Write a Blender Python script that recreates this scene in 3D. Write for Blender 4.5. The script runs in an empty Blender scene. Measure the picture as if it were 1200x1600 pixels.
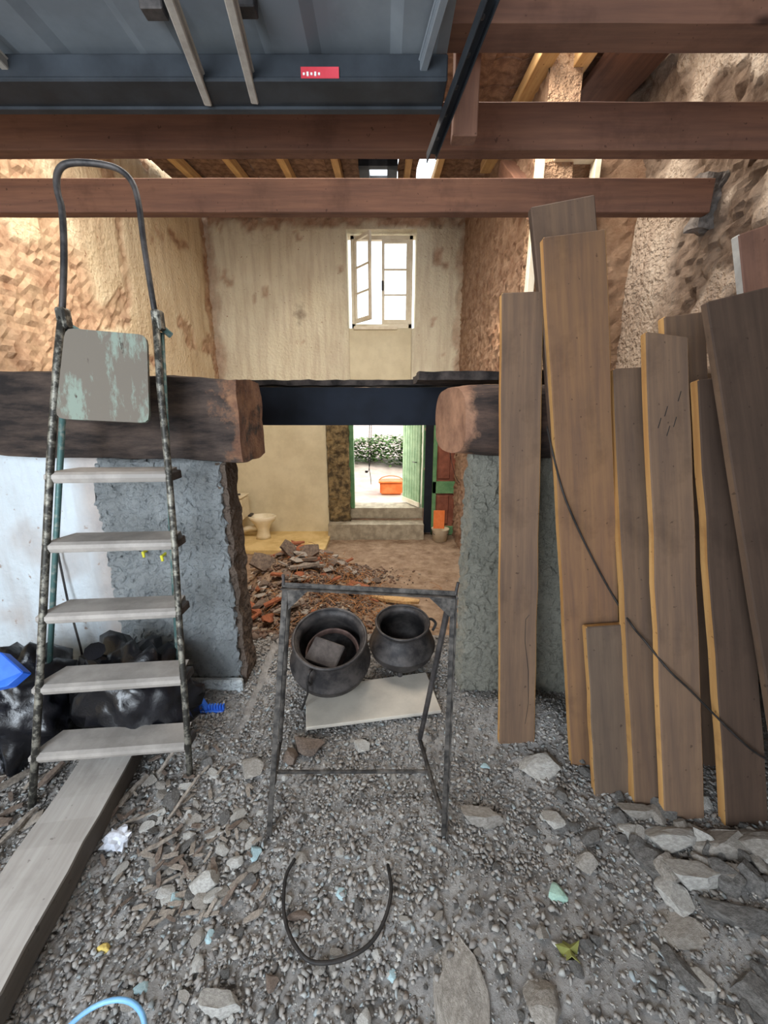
import bpy, bmesh, math, random
import numpy as np
from mathutils import Vector, Matrix, noise

S = bpy.context.scene
COL = S.collection
random.seed(7)

# ------------------------------------------------------------------ camera
F, PITCH, CAMZ = 610.0, math.radians(15.0), 1.5
cam_d = bpy.data.cameras.new('camera')
cam = bpy.data.objects.new('camera', cam_d)
COL.objects.link(cam)
cam.location = (0, 0, CAMZ)
cam.rotation_euler = (math.radians(90) - PITCH, 0, 0)
cam_d.sensor_fit = 'AUTO'
cam_d.sensor_width = 36.0
cam_d.lens = F / 1600 * 36.0
cam_d.clip_start = 0.02
cam_d.clip_end = 200
S.camera = cam

# ------------------------------------------------------------------ world, lamps, exposure
W = bpy.data.worlds.new('daylight')
S.world = W
W.use_nodes = True
bg = W.node_tree.nodes['Background']
bg.inputs[0].default_value = (0.86, 0.93, 1.0, 1)
bg.inputs[1].default_value = 2.2
S.view_settings.view_transform = 'Standard'
S.view_settings.look = 'None'
S.view_settings.gamma = 1
S.view_settings.use_curve_mapping = False
S.view_settings.exposure = 0.55
S.cycles.max_bounces = 8
S.cycles.diffuse_bounces = 5
S.cycles.sample_clamp_indirect = 6
S.cycles.use_denoising = True


def area(name, loc, target, sx, sy, power, color, portal=False):
    d = bpy.data.lights.new(name, 'AREA')
    d.shape = 'RECTANGLE'
    d.size, d.size_y, d.energy, d.color = sx, sy, power, color
    if portal:
        d.cycles.is_portal = True
    o = bpy.data.objects.new(name, d)
    COL.objects.link(o)
    o.location = loc
    o.rotation_euler = (Vector(target) - Vector(loc)).to_track_quat('-Z', 'Y').to_euler()
    return o


# daylight from the open garage doorway behind the camera
area('garage_daylight', (-1.45, -1.45, 1.75), (-0.3, 2.0, 0.7), 1.5, 1.7, 84, (0.80, 0.90, 1.0))
# added warm fill for the back room, at an invented gap in the roof
area('added_roof_fill', (-0.5, 3.0, 4.35), (-0.3, 4.9, 1.2), 3.2, 1.2, 150, (1.0, 0.88, 0.74))
# daylight in the tall opening of the side wall
area('side_opening_daylight', (1.6, 4.25, 2.2), (0.0, 4.6, 0.2), 0.5, 1.7, 50, (1.0, 0.86, 0.68))
# daylight at the yard door
area('yard_door_daylight', (0.0, 7.9, 0.9), (0.0, 4.0, -0.3), 0.9, 1.5, 22, (1.0, 0.93, 0.82))
sun_d = bpy.data.lights.new('sun', 'SUN')
sun_d.energy, sun_d.angle, sun_d.color = 1.6, math.radians(14), (1.0, 0.86, 0.68)
sun = bpy.data.objects.new('sun', sun_d)
COL.objects.link(sun)
sun.rotation_euler = Vector((-0.62, 0.34, -0.72)).to_track_quat('-Z', 'Y').to_euler()


# ------------------------------------------------------------------ projection from the photograph's pixels
CP, SP = math.cos(PITCH), math.sin(PITCH)


def ray(px, py):
    u, v = (px - 600) / F, (800 - py) / F
    return Vector((u, CP + v * SP, -SP + v * CP))


CAM = Vector((0, 0, CAMZ))


def atY(px, py, Y):
    d = ray(px, py)
    return CAM + d * (Y / d.y)


def atZ(px, py, z):
    d = ray(px, py)
    return CAM + d * ((z - CAMZ) / d.z)


def atP(px, py, p, n):
    d = ray(px, py)
    n = Vector(n)
    return CAM + d * ((Vector(p) - CAM).dot(n) / d.dot(n))


def sm(a, b, x):
    t = max(0.0, min(1.0, (x - a) / (b - a)))
    return t * t * (3 - 2 * t)


def fbm(p, s, o=3):
    r, a, q = 0, 1, Vector(p) * s
    for _ in range(o):
        r += a * noise.noise(q)
        q *= 2.03
        a *= 0.5
    return r


def gz(x, y):
    """height of the rubble ground"""
    z = -0.80 * sm(2.25, 3.35, y)
    z += 0.030 * fbm((x, y, 0), 1.6) * (1 if y < 6 else 0.3)
    z += 0.10 * math.exp(-(((x - 0.72) / 0.16) ** 2 + ((y - 1.62) / 0.14) ** 2))
    z += 0.14 * math.exp(-(((x - 1.75) / 0.40) ** 2 + ((y - 0.75) / 0.45) ** 2))
    z += 0.05 * sm(1.3, 1.8, y) * sm(2.6, 2.2, y) * (1 if x < -0.7 else 0)
    z += 0.62 * math.exp(-(((x + 1.05) / 0.62) ** 2 + ((y - 4.55) / 0.62) ** 2))
    z += 0.30 * math.exp(-(((x + 0.75) / 0.75) ** 2 + ((y - 3.6) / 0.55) ** 2))
    return z


# ------------------------------------------------------------------ materials
def lin(c):
    if isinstance(c, str):
        c = [int(c[i:i + 2], 16) / 255 for i in (0, 2, 4)]
    return tuple(((v / 12.92) if v <= 0.04045 else ((v + 0.055) / 1.055) ** 2.4) for v in c) + (1,)


class NT:
    def __init__(self, name):
        self.m = bpy.data.materials.new(name)
        self.m.use_nodes = True
        self.t = self.m.node_tree
        self.b = self.t.nodes['Principled BSDF']
        self.tc = self.n('ShaderNodeTexCoord')

    def n(self, ty, **k):
        x = self.t.nodes.new(ty)
        for a, v in k.items():
            setattr(x, a, v)
        return x

    def l(self, a, b):
        self.t.links.new(a, b)

    def mapping(self, scale, src='Object'):
        m = self.n('ShaderNodeMapping')
        m.inputs['Scale'].default_value = scale
        self.l(self.tc.outputs[src], m.inputs['Vector'])
        return m.outputs[0]

    def noise(self, scale, detail=4, rough=0.55, vec=None):
        x = self.n('ShaderNodeTexNoise')
        x.inputs['Scale'].default_value = scale
        x.inputs['Detail'].default_value = detail
        x.inputs['Roughness'].default_value = rough
        self.l(vec if vec is not None else self.tc.outputs['Object'], x.inputs['Vector'])
        return x.outputs['Fac']

    def voro(self, scale, vec=None, out='Distance'):
        x = self.n('ShaderNodeTexVoronoi')
        x.inputs['Scale'].default_value = scale
        self.l(vec if vec is not None else self.tc.outputs['Object'], x.inputs['Vector'])
        return x.outputs[out]

    def ramp(self, fac, stops):
        r = self.n('ShaderNodeValToRGB')
        e = r.color_ramp.elements
        while len(e) < len(stops):
            e.new(0.5)
        for i, (p, c) in enumerate(stops):
            e[i].position = p
            e[i].color = lin(c) if isinstance(c, str) else (c, c, c, 1)
        self.l(fac, r.inputs[0])
        return r.outputs[0]

    def mix(self, fac, a, b, mode='MIX'):
        x = self.n('ShaderNodeMix', data_type='RGBA', blend_type=mode)
        if isinstance(fac, float):
            x.inputs[0].default_value = fac
        else:
            self.l(fac, x.inputs[0])
        for k, v in ((6, a), (7, b)):
            if isinstance(v, str):
                x.inputs[k].default_value = lin(v)
            else:
                self.l(v, x.inputs[k])
        return x.outputs[2]

    def bump(self, h, strength, dist=0.01):
        x = self.n('ShaderNodeBump')
        x.inputs['Strength'].default_value = strength
        x.inputs['Distance'].default_value = dist
        self.l(h, x.inputs['Height'])
        self.l(x.outputs[0], self.b.inputs['Normal'])

    def done(self, col, rough=0.85, metal=0.0, spec=0.3):
        if isinstance(col, str):
            self.b.inputs['Base Color'].default_value = lin(col)
        else:
            self.l(col, self.b.inputs['Base Color'])
        self.b.inputs['Roughness'].default_value = rough
        self.b.inputs['Metallic'].default_value = metal
        self.b.inputs['Specular IOR Level'].default_value = spec
        return self.m


def wall_mat(name, p1, p2, r1, r2, bs=60, bstr=0.5, stain=None):
    t = NT(name)
    a = t.n('ShaderNodeAttribute', attribute_name='mask')
    pl = t.mix(t.ramp(t.noise(1.7, 6, 0.65), [(0.35, 0.0), (0.68, 1.0)]), p1, p2)
    spots = t.ramp(t.noise(22, 3, 0.6), [(0.66, 0.0), (0.72, 1.0)])
    pl = t.mix(spots, pl, r1)
    streak = t.ramp(t.noise(3, 5, 0.6, t.mapping((3, 3, 0.35))), [(0.45, 0.0), (0.8, 0.55)])
    pl = t.mix(streak, pl, r1)
    ro = t.mix(t.ramp(t.noise(7, 7, 0.7), [(0.36, 0.0), (0.60, 1.0)]), r1, r2)
    ro = t.mix(t.ramp(t.noise(2.5, 5, 0.7), [(0.45, 0.0), (0.7, 0.5)]), ro, p2)
    c = t.mix(a.outputs['Color'], pl, ro)
    if stain:
        for (x, y, z, rx, rz) in stain:
            g = t.n('ShaderNodeMapping')
            g.inputs['Location'].default_value = (-x / rx, 0, -z / rz)
            g.inputs['Scale'].default_value = (1 / rx, 0, 1 / rz)
            t.l(t.tc.outputs['Object'], g.inputs[0])
            ln = t.n('ShaderNodeVectorMath', operation='LENGTH')
            t.l(g.outputs[0], ln.inputs[0])
            ad = t.n('ShaderNodeMath', operation='ADD')
            t.l(ln.outputs['Value'], ad.inputs[0])
            t.l(t.noise(7, 4), ad.inputs[1])
            c = t.mix(t.ramp(ad.outputs[0], [(0.0, 0.0), (0.999, 0.0)]) if False else t.ramp(ad.outputs[0], [(0.35, 1.0), (0.95, 0.0)]), c, '6b5648')
    h = t.mix(a.outputs['Color'], t.noise(25, 3), t.noise(bs, 10, 0.8))
    t.bump(h, bstr, 0.09 if bs < 30 else 0.05)
    return t.done(c, 0.95, spec=0.1)


def wood_mat(name, c1, c2, knots='3a241a', axis='z', rough=0.8, dirt=None, spots=None):
    t = NT(name)
    sc = {'z': (14, 14, 0.9), 'x': (0.9, 14, 14)}[axis]
    v = t.mapping(sc)
    g = t.noise(2.2, 5, 0.6, v)
    c = t.mix(t.ramp(g, [(0.35, 0.0), (0.65, 1.0)]), c1, c2)
    big = t.noise(1.6, 4, 0.6)
    c = t.mix(t.ramp(big, [(0.45, 0.0), (0.85, 0.7)]), c, dirt or c1)
    ks = {'z': (1.0, 1.0, 0.5), 'x': (0.5, 1.0, 1.0)}[axis]
    kn = t.ramp(t.voro(4.5, t.mapping(ks)), [(0.05, 1.0), (0.115, 0.0)])
    c = t.mix(kn, c, knots)
    sp = t.ramp(t.noise(45, 2, 0.5), [(0.70, 0.0), (0.74, 0.6)])
    c = t.mix(sp, c, knots)
    if spots:
        c = t.mix(t.ramp(t.noise(9, 3, 0.6), [(0.66, 0.0), (0.70, 0.9)]), c, spots)
    st_ = t.ramp(t.noise(3.3, 5, 0.65), [(0.52, 0.0), (0.75, 0.6)])
    c = t.mix(st_, c, knots)
    rnd = t.n('ShaderNodeObjectInfo')
    hv = t.n('ShaderNodeHueSaturation')
    mr = t.n('ShaderNodeMapRange')
    mr.inputs[3].default_value, mr.inputs[4].default_value = 0.85, 1.15
    t.l(rnd.outputs['Random'], mr.inputs[0])
    t.l(mr.outputs[0], hv.inputs['Value'])
    t.l(c, hv.inputs['Color'])
    t.bump(g, 0.25, 0.004)
    return t.done(hv.outputs[0], rough, spec=0.2)


def simple(name, c1, c2, scale=8, bump=0.3, rough=0.7, metal=0.0, lo=0.4, hi=0.62, bd=0.004, spec=0.3):
    t = NT(name)
    n = t.noise(scale, 6, 0.65)
    c = t.mix(t.ramp(n, [(lo, 0.0), (hi, 1.0)]), c1, c2)
    if bump:
        t.bump(t.noise(scale * 3, 6, 0.7), bump, bd)
    return t.done(c, rough, metal, spec)


def island_mat(name, stops, rough=0.9):
    t = NT(name)
    g = t.n('ShaderNodeNewGeometry')
    c = t.ramp(g.outputs['Random Per Island'], stops)
    c2 = t.mix(t.ramp(t.noise(60, 3), [(0.3, 0.0), (0.8, 0.5)]), c, '8d8780')
    t.bump(t.noise(150, 3), 0.4, 0.003)
    return t.done(c2, rough, spec=0.15)


M = {}
M['ground'] = NT('rubble_dirt')
t = M['ground']
sx = t.n('ShaderNodeSeparateXYZ')
t.l(t.tc.outputs['Object'], sx.inputs[0])
g1 = t.mix(t.ramp(t.noise(14, 8, 0.7), [(0.35, 0.0), (0.65, 1.0)]), '8a8784', 'b4b1ae')
g2 = t.mix(t.ramp(t.noise(5, 8, 0.7), [(0.35, 0.0), (0.65, 1.0)]), '7a6452', 'a8937e')
fz = t.n('ShaderNodeMapRange')
fz.inputs[1].default_value, fz.inputs[2].default_value = 2.3, 3.0
t.l(sx.outputs[1], fz.inputs[0])
t.bump(t.noise(90, 8, 0.75), 0.8, 0.015)
M['ground'] = t.done(t.mix(fz.outputs[0], g1, g2), 0.95, spec=0.1)
M['gravel'] = island_mat('gravel_chips', [(0.0, '625f5c'), (0.25, '7a7673'), (0.5, '918d89'), (0.72, 'a3a09b'), (0.84, '857c74'), (0.95, '8d989c'), (1.0, 'b9b5ae')])
M['gravel_brown'] = island_mat('debris_chips', [(0.0, '38261e'), (0.3, '553a2c'), (0.55, '70503e'), (0.8, '6e6056'), (0.93, '948474'), (1.0, 'b0a08c')])
M['wall_left'] = wall_mat('plaster_left', 'dccdb0', 'ceb998', '94725a', 'c4a488', 30)
M['wall_back'] = wall_mat('plaster_back', 'dad3bc', 'cec6ae', '94745e', 'b89a84', 45,
                          stain=[(-1.37, 0, 2.99, 0.26, 0.42)])
M['wall_right'] = wall_mat('rubble_right', 'bdb0a0', 'a89584', '6f5a4c', 'a8917e', 18, 0.9)
M['wall_side'] = wall_mat('rubble_side', 'c2a488', 'b08e70', '94705a', 'c4a48a', 22, 0.9)
M['wall_blue'] = wall_mat('lime_plaster', 'ccd4da', 'bcc4c9', '9c8f88', 'b5a59a', 40, 0.3)
M['pier'] = wall_mat('roughcast', 'c4cacc', 'b4babc', 'b0b6b8', 'd0d4d5', 70, 1.0)
M['pier_r'] = wall_mat('roughcast_olive', 'b4b4a6', 'a4a598', '98998c', 'bab9ac', 70, 1.0)
def roughcast(name, a, b, c):
    t = NT(name)
    col = t.mix(t.ramp(t.noise(2.2, 6, 0.65), [(0.35, 0.0), (0.65, 1.0)]), a, b)
    col = t.mix(t.ramp(t.noise(45, 4, 0.6), [(0.30, 1.0), (0.45, 0.0)]), col, c)
    t.bump(t.noise(55, 8, 0.75), 1.0, 0.035)
    return t.done(col, 0.95, spec=0.1)


M['roughcast'] = roughcast('roughcast_grey', 'c8cdcf', 'aeb3b5', 'a0a5a8')
M['roughcast_r'] = roughcast('roughcast_greenish', 'b6b3a6', '9b998d', '8c8b80')
M['reveal'] = wall_mat('earth_reveal', '6d6056', '5d5148', '4c4038', '85766a', 30, 0.9)
M['toilet_wall'] = simple('cream_wall', 'd6cdb0', 'c4ba9c', 2.0, 0.2)
M['joist'] = wood_mat('joist_wood', '6e5044', '82604e', '3c2820', 'x', dirt='5c463c')
M['joist_z'] = wood_mat('post_wood', '6e5044', '84604e', '3c2820', 'z', dirt='5c463c')
M['plank'] = wood_mat('plank_wood', '5e4c40', '735c49', '33261f', 'z', dirt='493c34')
M['plank_spots'] = wood_mat('plank_spotted', '5a4c42', '6c5b4c', '33261f', 'z', dirt='463c36', spots='a8a29a')
M['plank_or'] = wood_mat('plank_orange', '6b5140', '826246', '3a261c', 'z', dirt='4c4038')
M['plank_dk'] = wood_mat('plank_dark', '46382f', '544338', '2a1e18', 'z', dirt='3a302a')
M['edge'] = wood_mat('plank_edge', 'aa7c4a', 'c49a62', '63412a', 'z', dirt='957048')
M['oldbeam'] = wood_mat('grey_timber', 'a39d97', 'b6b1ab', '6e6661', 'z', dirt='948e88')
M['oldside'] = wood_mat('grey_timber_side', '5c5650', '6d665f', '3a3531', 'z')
M['rafter'] = wood_mat('rafter_wood', 'b48e5e', 'cfae7c', '6e4a2c', 'z', dirt='a07e54')
M['white'] = simple('cream_paint', 'e8e0cc', 'd8cdb4', 5, 0.1, 0.6)
M['tile'] = simple('clay_tile', '6e5446', '9c7e6a', 9, 0.8, 0.9, bd=0.02)
M['slab'] = simple('roof_slab', '55453a', '6b5648', 4, 0.3)
M['blackiron'] = simple('soot_iron', '2f2d2e', '55504e', 12, 0.25, 0.55, 0.35, spec=0.4)
M['bluesteel'] = simple('dark_steel', '10151e', '191f2a', 3, 0.1, 0.8, 0.0)
t = NT('specked_metal')
c = t.mix(t.ramp(t.noise(30, 5, 0.7), [(0.46, 0.0), (0.60, 1.0)]), '3a3834', '8b877c')
t.bump(t.noise(60, 4), 0.3, 0.002)
M['stile'] = t.done(c, 0.5, 0.4)
t = NT('teal_metal')
c = t.mix(t.ramp(t.noise(25, 5, 0.7), [(0.5, 0.0), (0.66, 1.0)]), '4d6a68', '8b8f86')
M['teal'] = t.done(c, 0.5, 0.3)
M['tread'] = simple('worn_tread', '8b857f', 'a39c95', 7, 0.15, 0.6)
t = NT('peeling_panel')
c = t.mix(t.ramp(t.noise(6, 6, 0.7, t.mapping((2.5, 1, 0.8))), [(0.52, 0.0), (0.60, 1.0)]), '6c645a', '7f8a7e')
c = t.mix(t.ramp(t.noise(11, 5, 0.7, t.mapping((2.2, 1, 0.5))), [(0.66, 0.0), (0.69, 1.0)]), c, '4a413a')
c = t.mix(t.ramp(t.noise(5, 4, 0.6, t.mapping((1.5, 1, 1.2))), [(0.70, 0.0), (0.73, 0.8)]), c, '9c4a3c')
t.bump(t.noise(30, 5), 0.3, 0.003)
M['platform'] = t.done(c, 0.8)
t = NT('charred_oak')
sx = t.n('ShaderNodeSeparateXYZ')
t.l(t.tc.outputs['Object'], sx.inputs[0])
ad = t.n('ShaderNodeMath', operation='MULTIPLY_ADD')
t.l(t.noise(6, 6, 0.7), ad.inputs[0])
ad.inputs[1].default_value = 0.55
t.l(sx.outputs[0], ad.inputs[2])
charr = t.mix(t.ramp(t.noise(5, 7, 0.7, t.mapping((0.6, 3, 3))), [(0.40, 0.0), (0.68, 1.0)]), '262120', '584a42')
raw = t.mix(t.ramp(t.noise(9, 6, 0.7), [(0.35, 0.0), (0.65, 1.0)]), '5d4034', '8f6a50')
M['lintel'] = t.mix(t.ramp(ad.outputs[0], [(0.57, 0.0), (0.63, 1.0)]), charr, raw)
t.bump(t.noise(6, 7, 0.7, t.mapping((1, 6, 6))), 0.7, 0.02)
M['lintel'] = t.done(M['lintel'], 0.9)
t = NT('charred_log')
sx = t.n('ShaderNodeSeparateXYZ')
t.l(t.tc.outputs['Object'], sx.inputs[0])
ad = t.n('ShaderNodeMath', operation='MULTIPLY_ADD')
t.l(t.noise(6, 6, 0.7), ad.inputs[0])
ad.inputs[1].default_value = 0.3
t.l(sx.outputs[0], ad.inputs[2])
charr = t.mix(t.ramp(t.noise(5, 7, 0.7, t.mapping((0.6, 3, 3))), [(0.40, 0.0), (0.68, 1.0)]), '2c2624', '5e4a40')
raw = t.mix(t.ramp(t.noise(9, 6, 0.7), [(0.35, 0.0), (0.65, 1.0)]), '7d5c4a', 'a67e64')
mm = t.mix(t.ramp(ad.outputs[0], [(0.52, 1.0), (0.57, 0.0)]), charr, raw)
t.bump(t.noise(6, 7, 0.7), 0.5, 0.02)
M['log'] = t.done(mm, 0.9)
M['char'] = simple('charred_board', '1f1b1a', '4c4440', 8, 0.6, 0.9)
M['stone'] = simple('grey_stone', '6a6764', '8f8c88', 5, 1.0, 0.9, bd=0.01)
M['stone_w'] = simple('warm_stone', '8a847c', 'aaa39b', 6, 0.7, 0.9, bd=0.01)
M['stone_l'] = simple('pale_stone', '96938e', 'b4b1ab', 6, 0.5, 0.9, bd=0.01)
M['stone_b'] = simple('bluish_shard', '8fa9b0', 'a9c0c4', 9, 0.2, 0.6)
M['stone_g'] = simple('green_shard', '8fae a0'.replace(' ', ''), 'a4c2b4', 9, 0.2, 0.5)
M['brick'] = simple('broken_brick', '7a4632', '9c6244', 10, 0.6, 0.9)
M['brown'] = simple('brown_lump', '5c5049', '7d6e62', 10, 0.6, 0.9)
M['chip'] = simple('wood_chip', '736a61', '998f84', 12, 0.3, 0.9)
M['yellow'] = simple('yellow_foam', 'd8c070', 'c2a858', 10, 0.3, 0.8)
M['leaf'] = simple('dry_leaf', '6e7038', '85854c', 14, 0.3, 0.7)
M['paper'] = simple('crumpled_paper', 'd5d8e0', 'c2c6d0', 8, 0.3, 0.8)
M['bag'] = simple('black_plastic', '0c0c0f', '17171c', 5, 0.4, 0.28, spec=0.6, bd=0.01)
M['blue'] = simple('blue_plastic', '2a5fd0', '3f78e2', 5, 0.05, 0.4)
M['lightblue'] = simple('pale_blue_plastic', '6aa0d0', '86b8e0', 5, 0.05, 0.4)
M['green'] = simple('green_paint', '4f7a52', '6a9468', 5, 0.2, 0.7)
M['green_lit'] = simple('lit_green_paint', '86a880', 'a6c49c', 5, 0.2, 0.7)  # green paint lightened to carry the daylight on the open door leaf
M['lime'] = simple('lime_plastic', '8d9c3a', 'a3b04a', 5, 0.05, 0.5)
M['brownpaint'] = simple('brown_door_paint', '6d3f30', '8a5542', 5, 0.2, 0.7)
M['orange'] = simple('orange_plastic', 'd97038', 'e88a50', 5, 0.05, 0.5)
M['porcelain'] = simple('cream_porcelain', 'e6dcc2', 'd4c8aa', 4, 0.0, 0.25, spec=0.5)
M['concrete'] = simple('dusty_concrete', '8a8272', 'aaa18e', 8, 0.4, 0.9)
M['floorslab'] = simple('cream_slab', 'd9c08a', 'c4a870', 4, 0.2, 0.8)
M['pierstone'] = simple('mottled_stone', '4a4030', '93805c', 9, 0.9, 0.95, bd=0.03)
M['board'] = simple('cream_board', 'a8a197', 'bdb6aa', 4, 0.1, 0.7)
M['yard'] = simple('pale_yard', 'b09f92', 'c4b5a8', 3, 0.1, 0.9)
M['plant'] = simple('yard_leaves', '3f5e2c', '6a8448', 10, 0.2, 0.8)
M['garage'] = simple('grey_panel', '6f757b', '838a90', 2, 0.05, 0.5, 0.05)
M['garagedark'] = simple('dark_rail_steel', '23272c', '34393f', 4, 0.1, 0.6, 0.1)
M['rib'] = simple('dusty_rib', '9b948c', 'b8b1a8', 9, 0.2, 0.6, 0.1)
M['red'] = simple('red_label', 'b8323c', 'c84450', 5, 0.0, 0.6)
M['whiteprint'] = simple('white_print', 'e0dcd8', 'd0ccc8', 5, 0.0, 0.6)
M['cable'] = simple('black_cable', '1e1c1b', '302c2a', 20, 0.1, 0.6)
M['yplug'] = simple('yellow_plug', 'd8d23c', 'e4de50', 5, 0.0, 0.5)
M['mortar'] = simple('grey_mortar', '5f5a56', '7d7671', 12, 0.8, 0.95, bd=0.02)
M['stick'] = simple('straw_root', '7d5436', 'a87a50', 12, 0.3, 0.9)
gl = NT('window_glass')
tr_n = gl.n('ShaderNodeBsdfTransparent')
mx = gl.n('ShaderNodeMixShader')
mx.inputs[0].default_value = 0.06
gl.b.inputs['Roughness'].default_value = 0.03
gl.l(tr_n.outputs[0], mx.inputs[1])
gl.l(gl.b.outputs[0], mx.inputs[2])
gl.l(mx.outputs[0], gl.t.nodes['Material Output'].inputs['Surface'])
M['glass'] = gl.m


# ------------------------------------------------------------------ builders
WOFF = {}


def link(o, parent=None, mw=None):
    """links o whose mesh is in world space (or placed by mw) under parent, cancelling the parent's own placement"""
    COL.objects.link(o)
    mw = mw or Matrix.Identity(4)
    if parent is not None:
        o.parent = parent
        o.matrix_basis = WOFF[parent.name].inverted() @ mw
    else:
        o.matrix_basis = mw
    WOFF[o.name] = mw.copy()
    return o


def tag(o, label=None, cat=None, group=None, kind=None):
    if label: o['label'] = label
    if cat: o['category'] = cat
    if group: o['group'] = group
    if kind: o['kind'] = kind
    return o


def empty(name, loc, label=None, cat=None, group=None, kind=None):
    o = bpy.data.objects.new(name, None)
    o.empty_display_size = 0.1
    link(o, None, Matrix.Translation(Vector(loc)))
    return tag(o, label, cat, group, kind)


def me_from(name, vs, fs, mats, smooth=False, mi=None):
    me = bpy.data.meshes.new(name)
    me.from_pydata([tuple(v) for v in vs], [], fs)
    for m in (mats if isinstance(mats, list) else [mats]):
        me.materials.append(m)
    if mi is not None:
        me.polygons.foreach_set('material_index', mi)
    if smooth:
        me.polygons.foreach_set('use_smooth', [True] * len(me.polygons))
    me.update()
    return me


def bobj(name, bm, mats, parent=None, mw=None, smooth=False):
    bmesh.ops.recalc_face_normals(bm, faces=bm.faces)
    me = bpy.data.meshes.new(name)
    bm.to_mesh(me)
    bm.free()
    for m in (mats if isinstance(mats, list) else [mats]):
        me.materials.append(m)
    if smooth:
        me.polygons.foreach_set('use_smooth', [True] * len(me.polygons))
    return link(bpy.data.objects.new(name, me), parent, mw)


def box(bm, c, s, rot=None, mat=0):
    """box of full size s centred on c"""
    R = rot.to_4x4() if rot is not None else Matrix.Identity(4)
    m = Matrix.Translation(Vector(c)) @ R @ Matrix.Diagonal((s[0], s[1], s[2], 1))
    r = bmesh.ops.create_cube(bm, size=1, matrix=m)
    if mat:
        for f in {f for v in r['verts'] for f in v.link_faces}:
            f.material_index = mat
    return r['verts']


def bevelled(bm, w=0.004, seg=1):
    bmesh.ops.bevel(bm, geom=list(bm.edges), offset=w, segments=seg, affect='EDGES', clamp_overlap=True)
    return bm


def bx(lo, hi, bev=0.0):
    bm = bmesh.new()
    lo, hi = Vector(lo), Vector(hi)
    box(bm, (lo + hi) / 2, hi - lo)
    if bev:
        bevelled(bm, bev)
    return bm


def tube(bm, pts, r, n=8, cap=True):
    pts = [Vector(p) for p in pts]
    rs = r if isinstance(r, (list, tuple)) else [r] * len(pts)
    rings, up = [], None
    for i, p in enumerate(pts):
        d = (pts[min(i + 1, len(pts) - 1)] - pts[max(i - 1, 0)]).normalized()
        if up is None:
            up = d.orthogonal().normalized()
        up = (up - d * up.dot(d)).normalized()
        s = d.cross(up)
        rings.append([bm.verts.new(p + (up * math.cos(a) + s * math.sin(a)) * rs[i])
                      for a in [2 * math.pi * k / n for k in range(n)]])
    for a, b in zip(rings, rings[1:]):
        for k in range(n):
            bm.faces.new((a[k], a[(k + 1) % n], b[(k + 1) % n], b[k]))
    if cap:
        bm.faces.new(rings[0][::-1])
        bm.faces.new(rings[-1])
    return bm


def tb(pts, r, n=8):
    return tube(bmesh.new(), pts, r, n)


def catmull(pts, k=6):
    P = [Vector(p) for p in pts]
    P = [P[0] * 2 - P[1]] + P + [P[-1] * 2 - P[-2]]
    out = []
    for i in range(1, len(P) - 2):
        for j in range(k):
            t = j / k
            a, b, c, d = P[i - 1:i + 3]
            out.append(0.5 * ((2 * b) + (c - a) * t + (2 * a - 5 * b + 4 * c - d) * t * t + (3 * b - a - 3 * c + d) * t ** 3))
    out.append(P[-2])
    return out


def lathe(bm, prof, n=32, mw=None):
    rings = []
    for (r, z) in prof:
        if r < 1e-4:
            rings.append([bm.verts.new((0, 0, z))])
        else:
            rings.append([bm.verts.new((r * math.cos(2 * math.pi * k / n), r * math.sin(2 * math.pi * k / n), z)) for k in range(n)])
    for a, b in zip(rings, rings[1:]):
        for k in range(n):
            q = [a[k % len(a)], a[(k + 1) % len(a)], b[(k + 1) % len(b)], b[k % len(b)]]
            q = list(dict.fromkeys(q))
            if len(q) > 2:
                bm.faces.new(q)
    if mw is not None:
        bmesh.ops.transform(bm, matrix=mw, verts=bm.verts)
    return bm


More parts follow.
